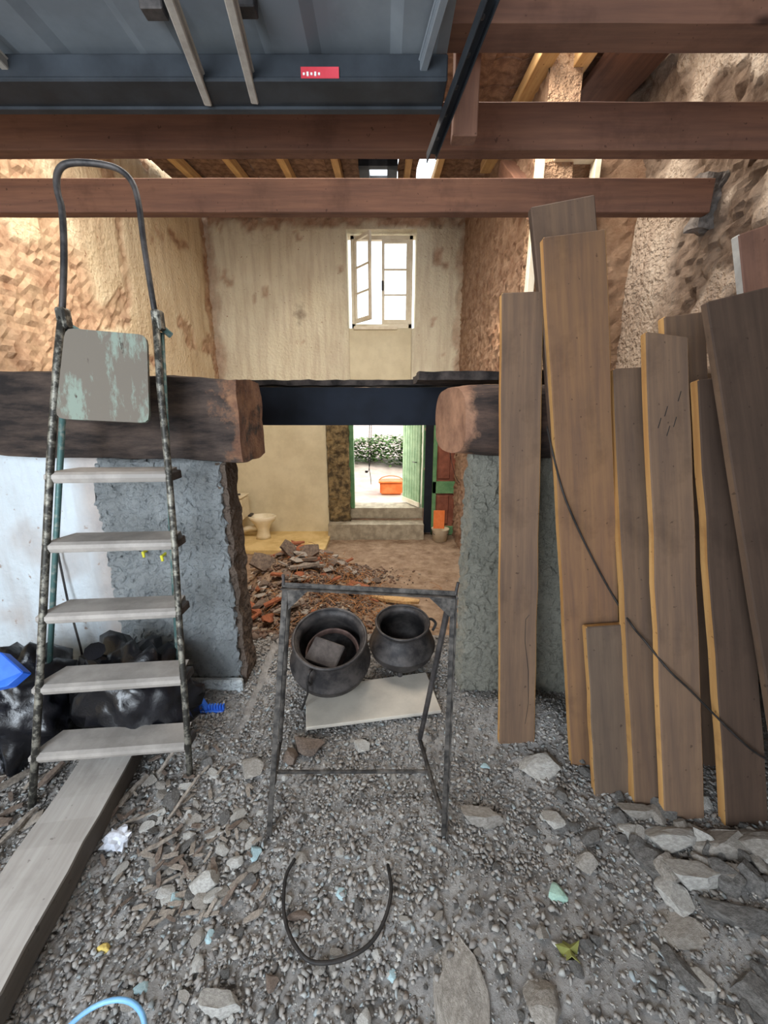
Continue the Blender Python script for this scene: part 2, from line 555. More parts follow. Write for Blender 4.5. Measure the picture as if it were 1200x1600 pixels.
def grid_wall(name, org, ud, vd, nd, ul, vl, step, mat, maskf, a0, a1, s1, holes=(), parent=None, kind='structure', ripple=None, back=0.25):
    """a wall facing nd: relief in real geometry, plaster smooth where mask is 0, bare masonry where 1;
    a flat back skin closes it to a slab; holes (u0,u1,v0,v1) are cut through with reveals"""
    org, ud, vd, nd = map(Vector, (org, ud, vd, nd))

    def lines(L, cuts):
        n = max(1, round(L / step))
        ls = [i * L / n for i in range(n + 1)]
        for c in cuts:
            if 0 < c < L:
                k = min(range(1, n), key=lambda i: abs(ls[i] - c))
                ls[k] = c
        return ls
    us = lines(ul, [c for h in holes for c in h[:2]])
    vs_ = lines(vl, [c for h in holes for c in h[2:]])
    nu, nv = len(us), len(vs_)
    verts, masks = [], []
    for v in vs_:
        for u in us:
            p = org + ud * u + vd * v
            m = maskf(u, v, p)
            edge = 1.0
            for h in holes:
                if h[0] - 1e-6 <= u <= h[1] + 1e-6 and h[2] - 1e-6 <= v <= h[3] + 1e-6:
                    edge = 0.0
            if m > 0.02:
                q = p + Vector((fbm(p, s1 * .8), fbm(p + Vector((5, 1, 2)), s1 * .8), fbm(p + Vector((1, 7, 3)), s1 * .8))) * (0.35 / s1)
                dd = noise.voronoi(q * s1)[0]
                crag = min(1.0, (dd[1] - dd[0]) * 2.2) - 0.5
                d = a1 * (0.55 * crag + 0.45 * fbm(p, s1 * 1.9, 4) + 0.35 * fbm(p, s1 * .3, 2))
            else:
                d = 0
            d = d * m + a0 * fbm(p, 2.2, 3) * (1 - m) - 0.25 * a1 * m
            verts.append(p + nd * d * edge)
            masks.append(m)
    nf = len(verts)
    faces = []

    def inh(uc, vc):
        return any(h[0] < uc < h[1] and h[2] < vc < h[3] for h in holes)
    flip = ud.cross(vd).dot(nd) < 0
    for j in range(nv - 1):
        for i in range(nu - 1):
            if inh((us[i] + us[i + 1]) / 2, (vs_[j] + vs_[j + 1]) / 2):
                continue
            q = (j * nu + i, j * nu + i + 1, (j + 1) * nu + i + 1, (j + 1) * nu + i)
            faces.append(q[::-1] if flip else q)
    if back:
        ub = sorted({0, ul} | {c for h in holes for c in h[:2]})
        vb = sorted({0, vl} | {c for h in holes for c in h[2:]})
        idx = {}
        for b, v in enumerate(vb):
            for a, u in enumerate(ub):
                idx[a, b] = len(verts)
                verts.append(org + ud * u + vd * v - nd * back)
                masks.append(0.5)
        for b in range(len(vb) - 1):
            for a in range(len(ub) - 1):
                if not inh((ub[a] + ub[a + 1]) / 2, (vb[b] + vb[b + 1]) / 2):
                    q = (idx[a, b], idx[a, b + 1], idx[a + 1, b + 1], idx[a + 1, b])
                    faces.append(q[::-1] if flip else q)
        for (u0, u1, v0, v1) in list(holes) + [(0, ul, 0, vl)]:
            cs = [(u0, v0), (u1, v0), (u1, v1), (u0, v1)]
            for (a, b), (c, d) in zip(cs, cs[1:] + cs[:1]):
                k = len(verts)
                verts += [org + ud * a + vd * b, org + ud * c + vd * d,
                          org + ud * c + vd * d - nd * back, org + ud * a + vd * b - nd * back]
                masks += [0, 0, 0, 0]
                faces.append((k, k + 1, k + 2, k + 3))
    me = me_from(name, verts, faces, mat)
    at = me.color_attributes.new('mask', 'FLOAT_COLOR', 'POINT')
    at.data.foreach_set('color', np.repeat(np.array(masks, dtype=np.float32), 4).tolist())
    sm_ = [i < (nu - 1) * (nv - 1) and False for i in range(len(me.polygons))]
    me.polygons.foreach_set('use_smooth', sm_)
    o = link(bpy.data.objects.new(name, me), parent)
    if parent is None and kind:
        o['kind'] = kind
    return o


def frame_matrix(B, T, wd):
    z = (Vector(T) - Vector(B))
    L = z.length
    z.normalize()
    x = Vector(wd)
    x = (x - z * x.dot(z)).normalized()
    y = z.cross(x)
    m = Matrix((x, y, z)).transposed().to_4x4()
    m.translation = Vector(B)
    return m, L


def timber(name, B, T, wd, w, t, mats, rough=0.002, seed=0, parent=None, slant=(0, 0), yoff=0.0, seg=10):
    """a sawn board from B to T; local z runs along it, the face is local -y, edges take the second material"""
    m, L = frame_matrix(B, T, wd)
    rng = random.Random(seed)
    vs, fs, mi = [], [], []
    for k in range(seg + 1):
        f = k / seg
        jl, jr = rng.uniform(-rough, rough), rng.uniform(-rough, rough)
        jy = rng.uniform(-rough, rough) * 0.6
        for (x, y, j) in ((-w / 2, 0, jl), (w / 2, 0, jr), (w / 2, t, jr), (-w / 2, t, jl)):
            z = f * L
            if k == seg: z += slant[1] * (x / w)
            if k == 0: z += slant[0] * (x / w)
            vs.append((x + j, y + yoff + jy, z))
    for k in range(seg):
        a, b = k * 4, k * 4 + 4
        for i in range(4):
            j = (i + 1) % 4
            fs.append((a + i, a + j, b + j, b + i))
            mi.append(1 if i in (1, 3) else 0)
    fs.append((3, 2, 1, 0)); mi.append(1)
    e = seg * 4
    fs.append((e, e + 1, e + 2, e + 3)); mi.append(1)
    mats = mats if isinstance(mats, list) else [mats, mats]
    me = me_from(name, vs, fs, mats, mi=mi)
    o = link(bpy.data.objects.new(name, me), parent, m)
    bpy.context.view_layer
    bv = o.modifiers.new('edge', 'BEVEL')
    bv.width = min(0.004, t / 5)
    bv.segments = 1
    bv.limit_method = 'ANGLE'
    return o


# ================================================================== STRUCTURE
# ---- floor
X0, X1, Y0, Y1 = -2.85, 2.15, -1.6, 7.3
nx, ny = 170, 290
vs = []
for j in range(ny + 1):
    for i in range(nx + 1):
        x = X0 + (X1 - X0) * i / nx
        y = Y0 + (Y1 - Y0) * j / ny
        r = 0.010 * fbm((x, y, 3), 14, 3)
        vs.append((x, y, gz(x, y) + r))
fs = [(j * (nx + 1) + i, j * (nx + 1) + i + 1, (j + 1) * (nx + 1) + i + 1, (j + 1) * (nx + 1) + i)
      for j in range(ny) for i in range(nx)]
floor = link(bpy.data.objects.new('floor', me_from('floor', vs, fs, M['ground'], smooth=True)))
tag(floor, 'uneven rubble and dirt floor', kind='structure')

# ---- outer walls
RZ = lambda y: 3.65 + 0.115 * y


def mask_left(u, v, p):
    y, z = p.y, p.z
    m = sm(4.35, 3.9, y + 0.5 * fbm(p, 1.3)) * sm(3.6, 3.2, z + 0.4 * fbm(p, 2.1)) * sm(2.0, 2.3, y)
    m = max(m * (1 if fbm(p, 0.9) > -0.35 else 0.2), sm(0.36, 0.5, fbm(p, 1.8)))
    m = max(m, 0.8 * sm(0.10, 0.03, abs(y - 4.75 + 0.05 * fbm(p, 3))) * sm(2.5, 2.7, z))
    return min(1, max(m, sm(6.75, 6.9, y + 0.1 * fbm(p, 3))))


grid_wall('wall_left', (-2.8, -1.6, -1.2), (0, 1, 0), (0, 0, 1), (1, 0, 0), 8.9, 6.2, 0.045, M['wall_left'], mask_left, 0.012, 0.035, 9)


def mask_back(u, v, p):
    x, z = p.x, p.z
    top = sm(4.18, 4.26, z + 0.14 * fbm(p, 3.5))
    lft = 0.7 * sm(-2.62, -2.74, x + 0.09 * fbm(p, 4))
    rgt = 0.7 * sm(1.14, 1.2, x + 0.08 * fbm(p, 4))
    bot = sm(1.92, 1.82, z + 0.05 * fbm(p, 6))
    return max(top, lft, rgt, bot, 0.8 * sm(0.62, 0.7, fbm(p, 2.6)))


yb = 7.0
w0, w1 = atY(541, 400, yb).x, atY(651, 400, yb).x
wz0, wz1 = atY(600, 513, yb).z, atY(600, 358, yb).z
d0, d1 = atY(545, 740, yb).x, atY(662, 740, yb).x
dz0, dz1 = -0.5, 1.42
bx0 = -2.9
grid_wall('wall_back', (bx0, yb, -1.2), (1, 0, 0), (0, 0, 1), (0, -1, 0), 4.3, 5.9, 0.05, M['wall_back'], mask_back, 0.01, 0.05, 6,
          holes=[(w0 - bx0, w1 - bx0, wz0 + 1.2, wz1 + 1.2), (d0 - bx0, d1 - bx0, dz0 + 1.2, dz1 + 1.2)], back=0.42)

# sunken panel under the window, bounded by its two raised edges
apron = bx((w0 + 0.02, yb - 0.035, atY(600, 594, yb).z), (w1 - 0.06, yb + 0.02, wz0 - 0.01), 0.006)
bobj('trim_1', apron, M['white'])['kind'] = 'structure'
S.objects['trim_1'].data.materials[0] = M['toilet_wall']


def mask_right(u, v, p):
    a = fbm(p, 1.5)
    smooth = sm(0.1, 0.3, a) * sm(1.2, 1.6, p.z)
    smooth = max(smooth, sm(3.05, 3.25, p.y + 0.15 * fbm(p, 3)) * sm(3.4, 3.1, p.z + 0.2 * fbm(p, 2)))
    smooth = max(smooth, sm(2.5, 2.3, p.y + 0.3 * a) * sm(3.0, 2.7, p.z) * sm(2.0, 2.3, p.z))
    return 1 - 0.85 * smooth


grid_wall('wall_right', (2.07, -1.6, -1.2), (0, 1, 0), (0, 0, 1), (-1, 0, 0), 6.6, 5.6, 0.028, M['wall_right'], mask_right, 0.02, 0.085, 6.5)
grid_wall('wall_side', (1.25, 3.7, -1.2), (0, 1, 0), (0, 0, 1), (-1, 0, 0), 3.4, 5.8, 0.04, M['wall_side'], lambda u, v, p: 1.0, 0.02, 0.05, 11)
# short return wall with the tall bright opening
grid_wall('wall_return', (1.26, 3.72, -1.2), (1, 0, 0), (0, 0, 1), (0, -1, 0), 0.95, 4.9, 0.05, M['wall_side'], lambda u, v, p: 0.7, 0.02, 0.04, 6,
          holes=[(0.06, 0.44, 2.3, 4.6)], back=0.3)
jb = bmesh.new()
box(jb, (1.215, 3.64, 2.26), (0.06, 0.07, 2.32))
box(jb, (1.675, 3.69, 2.26), (0.05, 0.09, 2.32))
box(jb, (1.51, 3.69, 3.40), (0.34, 0.09, 0.05))
bobj('trim_2', bevelled(jb, 0.006), M['white'])['kind'] = 'structure'
# front wall with the garage doorway behind the viewer
fw = bmesh.new()
box(fw, (-2.55, -1.7, 1.9), (0.5, 0.2, 6.2))
box(fw, (1.55, -1.7, 1.9), (1.1, 0.2, 6.2))
box(fw, (-0.65, -1.7, 3.3), (3.3, 0.2, 1.6))
bobj('wall_front', fw, M['slab'])['kind'] = 'structure'

# ---- ceiling: the underside of the roof
ceil_bm = bmesh.new()


def roofbox(bm, x0, x1, y0, y1, zo, th):
    a = math.atan(0.115)
    yc = (y0 + y1) / 2
    box(bm, ((x0 + x1) / 2, yc, RZ(yc) + zo + th / 2), (x1 - x0, (y1 - y0) / math.cos(a), th), Matrix.Rotation(a, 3, 'X'))


roofbox(ceil_bm, -2.9, 2.25, -1.8, 2.1, 0.02, 0.12)
ceiling = bobj('ceiling', ceil_bm, M['slab'])
ceiling['kind'] = 'structure'
tl = bmesh.new()
box(tl, (0, 0, 0), (0.235, 0.34, 0.035))
bmesh.ops.subdivide_edges(tl, edges=list(tl.edges), cuts=2, use_grid_fill=True)
for v in tl.verts:
    v.co.z += 0.03 * math.cos(v.co.x / 0.12 * 1.3) + 0.008 * noise.noise(v.co * 20)
tme = bpy.data.meshes.new('roof_tile')
tl.to_mesh(tme); tl.free()
tme.materials.append(M['tile'])
rr = random.Random(3)
RA = math.atan(0.115)
gaps = [(0.42, 0.52), (0.80, 0.89)]
yy = 3.55  # tiling starts late, leaving an invented gap that lets sky light in
while yy < 7.2:
    xx = -2.75
    while xx < 2.1:
        cx, cy = xx + 0.12, yy + 0.16
        hole = (5.45 < cy < 6.3 and (-0.30 < cx < 0.16)) or (5.3 < cy < 6.5 and any(a - 0.02 < cx < b + 0.04 for a, b in gaps))
        if not hole and not (1.3 < cx and cy > 5.4):
            o = bpy.data.objects.new('roof_tile', tme)
            mw = Matrix.Translation((cx + rr.uniform(-.01, .01), cy, RZ(cy) + 0.03 + rr.uniform(-.012, .012))) @ \
                Matrix.Rotation(RA, 4, 'X') @ Matrix.Rotation(rr.uniform(-.06, .06), 4, 'Z')
            link(o, ceiling, mw)
        xx += 0.225
    yy += 0.32
# rafters
for k, (xr, wr, y0) in enumerate([(-2.35, .08, 3.5), (-1.75, .08, 3.5), (-1.15, .08, 3.5), (-0.55, .08, 3.5),
                                  (0.28, .07, 3.5), (0.64, .07, 3.5), (1.20, .13, 3.4), (1.48, .11, 3.4)]):
    yA, yB = y0, 7.0 if xr < 1.0 else 5.5
    timber('rafter', (xr, yA, RZ(yA) - 0.055), (xr, yB, RZ(yB) - 0.055), (1, 0, 0), wr, 0.10,
           [M['rafter'], M['rafter']], 0.002, k, ceiling, yoff=-0.05)
wide = timber('tie_board', (1.83, 2.2, RZ(2.2) - 0.06), (1.83, 4.9, RZ(4.9) - 0.06), (1, 0, 0), 0.44, 0.05, [M['joist_z'], M['joist_z']], 0.002, 5, ceiling)
brace = timber('diagonal_brace', atY(880, 345, 3.1), atY(800, 250, 4.6), (1, 0, 0), 0.22, 0.12, [M['joist_z'], M['joist_z']], 0.002, 6, ceiling)

# roof light: a small framed skylight
sk = empty('skylight', (-0.065, 5.8, RZ(5.8)), 'small framed skylight glowing white between roof tiles', 'skylight')
x0, x1, ys0, ys1 = -0.30, 0.16, 5.42, 6.12
fb = bmesh.new()
for (a, b, c, d) in ((x0, x0 + .12, ys0, ys1), (x1 - .12, x1, ys0, ys1), (x0, x1, ys0, ys0 + .10), (x0, x1, ys1 - .10, ys1)):
    roofbox(fb, a, b, c, d, -0.06, 0.12)
bobj('frame', fb, M['garagedark'], sk)
gb = bmesh.new()
roofbox(gb, x0 + .10, x1 - .10, ys0 + .08, ys1 - .08, 0.03, 0.006)
bobj('pane', gb, M['glass'], sk)

# ---- middle wall: two masonry piers with an opening between
pl = empty('wall_middle_left', (-1.0, 1.8, 0), kind='structure')


def flat0(u, v, p): return 0.0


bobj('plinth', bevelled(bx((-1.25, 1.752, -0.2), (-0.75, 1.79, 0.11)), 0.01), M['pier'], pl)


def mask_blue(u, v, p):
    return max(0.55 * sm(1.28, 1.18, -(p.x + 0.20 * 0)) * 0 + sm(-1.50, -1.42, p.x + 0.03 * fbm(p, 3)) * 0.7, 0.5 * sm(0.45, 0.7, fbm(p, 2)))


grid_wall('plaster_face', (-2.8, 1.825, -0.3), (1, 0, 0), (0, 0, 1), (0, -1, 0), 1.46, 1.62, 0.04, M['wall_blue'], mask_blue, 0.008, 0.012, 12, parent=pl, back=0.2)
for (px, py) in ((225, 862), (254, 868)):
    p = atY(px, py, 1.77)
    bobj('wall_plug', tb([p + Vector((0, 0.03, 0)), p + Vector((-.003, -.004, -0.004)), p + Vector((0.004, -.012, -0.025))], [.007, .008, .006]), M['yplug'], pl)


# ---- timbers
def rough_beam(name, lo, hi, mat, amp, s, seed, parent=None, endcut=None, cuts=(30, 6, 8), origin=None, rnd=0.0):
    lo, hi = Vector(lo), Vector(hi)
    org = Vector(origin) if origin else (lo + hi) / 2
    bm = bmesh.new()
    NX, NY, NZ = cuts
    vd = {}

    def gv(i, j, k):
        if (i, j, k) not in vd:
            vd[i, j, k] = bm.verts.new((lo.x + (hi.x - lo.x) * i / NX, lo.y + (hi.y - lo.y) * j / NY, lo.z + (hi.z - lo.z) * k / NZ))
        return vd[i, j, k]
    for i in range(NX):
        for j in range(NY):
            for k in (0, NZ):
                bm.faces.new((gv(i, j, k), gv(i + 1, j, k), gv(i + 1, j + 1, k), gv(i, j + 1, k)))
        for k in range(NZ):
            for j in (0, NY):
                bm.faces.new((gv(i, j, k), gv(i + 1, j, k), gv(i + 1, j, k + 1), gv(i, j, k + 1)))
    for j in range(NY):
        for k in range(NZ):
            for i in (0, NX):
                bm.faces.new((gv(i, j, k), gv(i, j + 1, k), gv(i, j + 1, k + 1), gv(i, j, k + 1)))
    cy, cz = (lo.y + hi.y) / 2, (lo.z + hi.z) / 2
    hy, hz = (hi.y - lo.y) / 2, (hi.z - lo.z) / 2
    for v in bm.verts:
        if rnd:
            a, b = (v.co.y - cy) / hy, (v.co.z - cz) / hz
            k = 1 - rnd * (a * a * b * b)
            v.co.y, v.co.z = cy + a * hy * k, cz + b * hz * k
        if endcut:
            endcut(v)
        v.co += Vector((fbm(v.co + Vector((seed, 0, 0)), s), fbm(v.co + Vector((0, seed, 0)), s), fbm(v.co + Vector((0, 0, seed)), s))) * amp
        v.co -= org
    return bobj(name, bm, mat, parent, Matrix.Translation(org))


def cutL(v):
    if v.co.x > -0.75:
        v.co.x += 0.0
    v.co.z += 0.035 * max(0, (-0.7 - v.co.x) / 1.2)


rough_beam('roughcast_face', (-1.36, 1.795, -0.25), (-0.768, 1.965, 1.285), M['roughcast'], 0.018, 36, 31, parent=pl, cuts=(76, 14, 190), rnd=0.10)
rough_beam('reveal', (-0.80, 1.815, -0.25), (-0.742, 1.965, 1.28), M['reveal'], 0.014, 13, 33, parent=pl, cuts=(6, 12, 100), rnd=0.05)
pr = empty('wall_middle_right', (1.2, 1.8, 0), kind='structure')
rough_beam('roughcast_face', (0.415, 1.795, -0.5), (2.03, 1.985, 1.30), M['roughcast_r'], 0.020, 32, 35, parent=pr, cuts=(190, 14, 200), rnd=0.16)
ll = rough_beam('lintel_beam', (-2.78, 1.72, 1.255), (-0.625, 2.06, 1.625), M['lintel'], 0.012, 5, 1, endcut=cutL, cuts=(60, 10, 10), origin=(-0.98, 1.9, 1.45), rnd=0.06)
tag(ll, 'massive charred timber lintel with raw orange end, on roughcast pier behind stepladder', 'beam')


def cutR(v):
    if v.co.x < 0.62:
        e = (0.62 - v.co.x) / 0.30
        v.co.x += 0.16 * ((v.co.y - 1.72) / 0.42 * -1 + 0.35) * 0.5 * e
        cz = 1.44
        v.co.z = cz + (v.co.z - cz) * (1 - 0.10 * e * e)


lr = rough_beam('lintel_beam', (0.32, 1.72, 1.27), (2.0, 2.12, 1.605), M['log'], 0.010, 4, 9, endcut=cutR, cuts=(40, 10, 12), origin=(0.0, 1.9, 1.45), rnd=0.22)
tag(lr, 'charred rounded timber lintel with pale sawn end, on olive pier behind planks', 'beam')
db = rough_beam('cross_beam', (-2.79, 2.60, 1.385), (2.05, 2.80, 1.625), M['bluesteel'], 0.003, 3, 4, cuts=(30, 3, 3), rnd=0.02)
tag(db, 'smooth blue-black beam spanning the opening between the two piers', 'beam')
dl = rough_beam('floor_remnant', (-2.0, 2.56, 1.635), (0.62, 2.9, 1.665), M['char'], 0.008, 9, 14, cuts=(60, 4, 2))
tag(dl, 'charred strip of old floorboard along top of the blue-black beam', 'board')
tbm = rough_beam('charred_board', (0.17, 1.98, 1.63), (1.05, 2.40, 1.668), M['char'], 0.006, 6, 24, cuts=(24, 8, 2))
tag(tbm, 'thin charred board resting over the rounded lintel end', 'board')

for k, (yj, lab) in enumerate([(1.62, 'sawn ceiling joist highest in view, above the garage door rail'),
                               (2.24, 'sawn ceiling joist just above the stepladder hoop'),
                               (2.86, 'sawn ceiling joist ending in grey mortar, crossing behind ladder hoop')]):
    zt = [2.615, 2.645, 2.655][k]
    x1 = [2.2, 2.2, 2.0][k]
    j = timber('ceiling_joist', (-2.85, yj, zt + 0.09), (x1, yj, zt + 0.09), (0, 0, 1), 0.18, (0.11, 0.075, 0.07)[k],
               [M['joist_z'], M['joist_z']], 0.0010, 40 + k, seg=24)
    tag(j, lab, 'joist')
mo = rough_beam('mortar_patch', (1.98, 2.84, 2.60), (2.14, 2.95, 2.90), M['mortar'], 0.03, 8, 3, cuts=(6, 5, 10))
tag(mo, 'grey mortar patch packed around the joist end in stone wall', 'mortar')

# ---- back room: pier, slab, steps
stp = rough_beam('wall_pier', (atY(513, 740, 6.9).x, 6.86, -0.515), (atY(546, 740, 6.9).x, 6.97, 1.7), M['pierstone'], 0.03, 9, 5, cuts=(6, 4, 40))
stp['kind'] = 'structure'
tw = bobj('wall_toilet', bx((-2.8, 6.93, -0.8), (atY(512, 740, 6.93).x, 7.02, 1.80), 0.01), M['toilet_wall'])
tw['kind'] = 'structure'
fsb = bobj('floor_slab', bx((-2.8, 5.95, -0.95), (atZ(515, 840, -0.74).x, 6.95, -0.73), 0.01), M['floorslab'])
tag(fsb, kind='structure')
st = rough_beam('step_lower', (atY(513, 820, 6.7).x, 6.66, -0.95), (atY(662, 820, 6.7).x, 6.96, -0.52), M['concrete'], 0.008, 6, 2, cuts=(16, 6, 5))
tag(st, 'long dusty concrete step below the yard doorway', 'step')
st = rough_beam('step_upper', (d0 + .01, 7.0, -0.49), (d1 - .01, 7.44, -0.30), M['concrete'], 0.005, 6, 8, cuts=(12, 6, 3))
tag(st, 'short concrete threshold step between the green door posts', 'step')

# ---- yard outside
yv, yf = [], []
for j in range(26):
    for i in range(30):
        x, y = -7 + 14 * i / 29, 7.42 + 14 * j / 25
        yv.append((x, y, -0.31 + 0.05 * fbm((x, y, 0), 0.8) * min(1, j / 4) + 0.10 * max(0, y - 9)))
yf = [(j * 30 + i, j * 30 + i + 1, (j + 1) * 30 + i + 1, (j + 1) * 30 + i) for j in range(25) for i in range(29)]
yd = link(bpy.data.objects.new('yard_ground', me_from('yard_ground', yv, yf, M['yard'], True)))
yd['kind'] = 'structure'


# ================================================================== WINDOW AND DOORS
win = empty('window_1', ((w0 + w1) / 2, 7.2, wz0), kind='structure')
fy = 7.12
f0, f1 = w0 + 0.06, w1 - 0.05
fb = bmesh.new()
for lo, hi in (((f0, fy, wz0 + .02), (f0 + .06, fy + .08, wz1 - .04)), ((f1 - .06, fy, wz0 + .02), (f1, fy + .08, wz1 - .04)),
               ((f0, fy, wz1 - .10), (f1, fy + .08, wz1 - .04)), ((f0, fy, wz0 + .02), (f1, fy + .08, wz0 + .09))):
    lo, hi = Vector(lo), Vector(hi)
    box(fb, (lo + hi) / 2, hi - lo)
bobj('window_frame', bevelled(fb, 0.005), M['white'], win)
bobj('window_sill', bevelled(bx((w0 + .10, 6.93, wz0 - .03), (f1 - .25, 7.25, wz0 + .02)), 0.006), M['white'], win)


def casement(hinge_x, z0, z1, w, ang, y, sgn):
    """sgn +1: leaf extends +x from the hinge; ang swings it into the room"""
    R = Matrix.Translation((hinge_x, y, 0)) @ Matrix.Rotation(ang, 4, 'Z')
    b = bmesh.new()
    s = 0.045

    def lb(bm, xa, xb, za, zb, th=0.04):
        if sgn < 0: xa, xb = -xb, -xa
        box(bm, ((xa + xb) / 2, 0, (za + zb) / 2), (xb - xa, th, zb - za))
    lb(b, 0, s, z0, z1); lb(b, w - s, w, z0, z1); lb(b, s, w - s, z0, z0 + s + .02); lb(b, s, w - s, z1 - s, z1)
    h = (z1 - z0 - 2 * s - .02) / 3
    for k in (1, 2):
        zc = z0 + s + .02 + h * k
        lb(b, s, w - s, zc - .012, zc + .012, .03)
    leaf = bobj('casement', bevelled(b, 0.003), M['white'], win, R)
    for k in range(3):
        b = bmesh.new()
        lb(b, s - .004, w - s + .004, z0 + s + .02 + h * k + .008, z0 + s + .02 + h * (k + 1) - .008, .005)
        bobj('pane', b, M['glass'], leaf, R)
    return leaf


cw = (f1 - f0 - 0.12) / 2
casement(f1 - .06, wz0 + .09, wz1 - .10, cw, 0, fy + .02, -1)
casement(f0 + .06, wz0 + .09, wz1 - .10, cw, math.radians(-52), fy - .01, 1)
bobj('catch', bx((f1 - .06 - cw - .005, fy - .03, (wz0 + wz1) / 2 - .12), (f1 - .03 - cw, fy, (wz0 + wz1) / 2 + .02), .003), M['blackiron'], win)

# green yard door: frame, open leaf
dr = empty('door_1', ((d0 + d1) / 2, 7.0, -0.3), kind='structure')
fb = bmesh.new()
gx0 = atY(545, 740, 7.0).x
gx1 = atY(553, 740, 7.0).x
box(fb, ((gx0 + gx1) / 2 - .005, 7.03, 0.56), (gx1 - gx0 + .02, 0.10, 1.72))
bx1 = atY(664, 740, 7.0).x
box(fb, (bx1 - .01, 7.05, 0.56), (0.05, 0.10, 1.72))
box(fb, ((gx0 + bx1) / 2, 7.05, 1.40), (bx1 - gx0, 0.10, 0.06))
bobj('door_frame', bevelled(fb, 0.004), M['green'], dr)
# the leaf swings inward
hx = atY(657, 740, 6.95).x
leafv = Vector((atY(630, 740, 7.55).x, 7.55, 0)) - Vector((hx, 6.98, 0))
lw = leafv.length
ang = math.atan2(leafv.y, leafv.x)
R = Matrix.Translation((hx, 6.98, -0.28)) @ Matrix.Rotation(ang, 4, 'Z')
leaf = bobj('door_leaf', bevelled(bx((0, -.02, 0), (lw, .0, 1.66)), 0.003), M['green'], dr, R)
for k in range(7):
    a = lw * k / 7
    bobj('board', bevelled(bx((a + .004, -.0, .09), (a + lw / 7 - .004, .018, 1.64)), 0.003), M['green_lit'], leaf, R)
bobj('rail', bevelled(bx((0, .0, .0), (lw, .03, .09)), 0.004), M['white'], leaf, R)
bobj('door_handle', tb([R @ Vector((.10, .02, .82)), R @ Vector((.10, .06, .82)), R @ Vector((.18, .06, .82))], .008), M['blackiron'], dr)

# panelled brown and green door beside it
px0, px1 = atY(676, 740, 6.9).x, atY(735, 740, 6.9).x
d2 = empty('door_2', ((px0 + px1) / 2, 6.9, -0.8), kind='structure')
bobj('panel_board', bx((px0, 6.92, -0.78), (px1, 6.96, 1.35)), M['brownpaint'], d2)
fb = bmesh.new()
for lo, hi in (((px0, 6.88, -.78), (px0 + .07, 6.93, 1.35)), ((px1 - .07, 6.88, -.78), (px1, 6.93, 1.35)),
               ((px0, 6.88, -.78), (px1, 6.93, -.62)), ((px0, 6.88, 0.0), (px1, 6.93, 0.22)), ((px0, 6.88, 1.2), (px1, 6.93, 1.35))):
    lo, hi = Vector(lo), Vector(hi)
    box(fb, (lo + hi) / 2, hi - lo)
bobj('rail_frame', bevelled(fb, 0.006), M['green'], d2)
xm = (px0 + px1) / 2
for (a, b, c, d) in ((px0 + .09, xm - .03, -.58, -.04), (xm + .03, px1 - .09, -.58, -.04), (px0 + .09, xm - .03, .26, 1.16), (xm + .03, px1 - .09, .26, 1.16)):
    bobj('door_panel', bevelled(bx((a, 6.895, c), (b, 6.925, d)), 0.012), M['brownpaint'], d2)
bobj('gap_shade_strip', bx((atY(664, 740, 6.9).x, 6.93, -.75), (px0, 6.97, 1.35)), M['bluesteel'], d2)  # dark strip standing in for the shade between frame and door


# ================================================================== GARAGE DOOR OVERHEAD
gz0 = CAMZ + 0.95
gd = empty('garage_door', (-0.6, 1.0, gz0), 'raised grey metal garage door overhead with dusty ribs and red sticker', 'garage door')
xr = atY(690, 155, 1.62).x
pb = bmesh.new()
nxp = 60
prof = []
for i in range(nxp + 1):
    x = -1.9 + (xr + 1.9) * i / nxp
    s_ = (x * 2.6) % 1.0
    prof.append((x, 0.018 * (sm(0.05, 0.12, s_) - sm(0.45, 0.52, s_))))
rows = []
for y in (0.55, 1.585):
    rows.append([pb.verts.new((x, y, gz0 + 0.10 - d)) for x, d in prof])
    rows.append([pb.verts.new((x, y, gz0 + 0.125 - d)) for x, d in prof])
for a, b in ((0, 2), (1, 3), (0, 1), (2, 3)):
    for i in range(nxp):
        pb.faces.new((rows[a][i], rows[a][i + 1], rows[b][i + 1], rows[b][i]))
bobj('panel', pb, M['garage'], gd)
fb = bmesh.new()
box(fb, ((xr - 1.9) / 2, 1.60, gz0 + 0.055), (xr + 1.9, 0.03, 0.11))
box(fb, ((xr - 1.9) / 2, 1.55, gz0 + 0.012), (xr + 1.9, 0.14, 0.012))
box(fb, ((xr - 1.9) / 2, 1.49, gz0 + 0.045), (xr + 1.9, 0.012, 0.06))
bobj('bottom_rail', bevelled(fb, 0.004), M['garagedark'], gd)
for k, ((ax, ay), (bx_, by)) in enumerate([((255, -30), (325, 158)), ((352, -30), (398, 155)), ((-60, 30), (42, 137)), ((700, -30), (652, 138))]):
    e = atY(bx_, by, 1.57)
    s = atZ(ax, ay, e.z + 0.01)
    rb = bmesh.new()
    m, L = frame_matrix(s, e, (1, 0, 0))
    box(rb, (0, 0, L / 2), (0.024, 0.03, L))
    box(rb, (0.0, -.012, L / 2), (0.034, 0.006, L))
    bobj('rib', bevelled(rb, 0.004), M['rib'] if k != 3 else M['garage'], gd, m)
for (ax, ay) in ((240, 8), (382, 5)):
    p = atZ(ax, ay, gz0 + .07)
    bobj('bracket', bevelled(bx(p - Vector((.03, .02, .02)), p + Vector((.03, .02, .02))), 0.003), M['blackiron'], gd)
lp = [atY(470, 106, 1.483), atY(530, 124, 1.483)]
stk = bobj('sticker', bx((lp[0].x, 1.479, lp[1].z), (lp[1].x, 1.484, lp[0].z)), M['red'], gd)
stk['label'] = 'small red sticker on the steel rail'
b = bmesh.new()
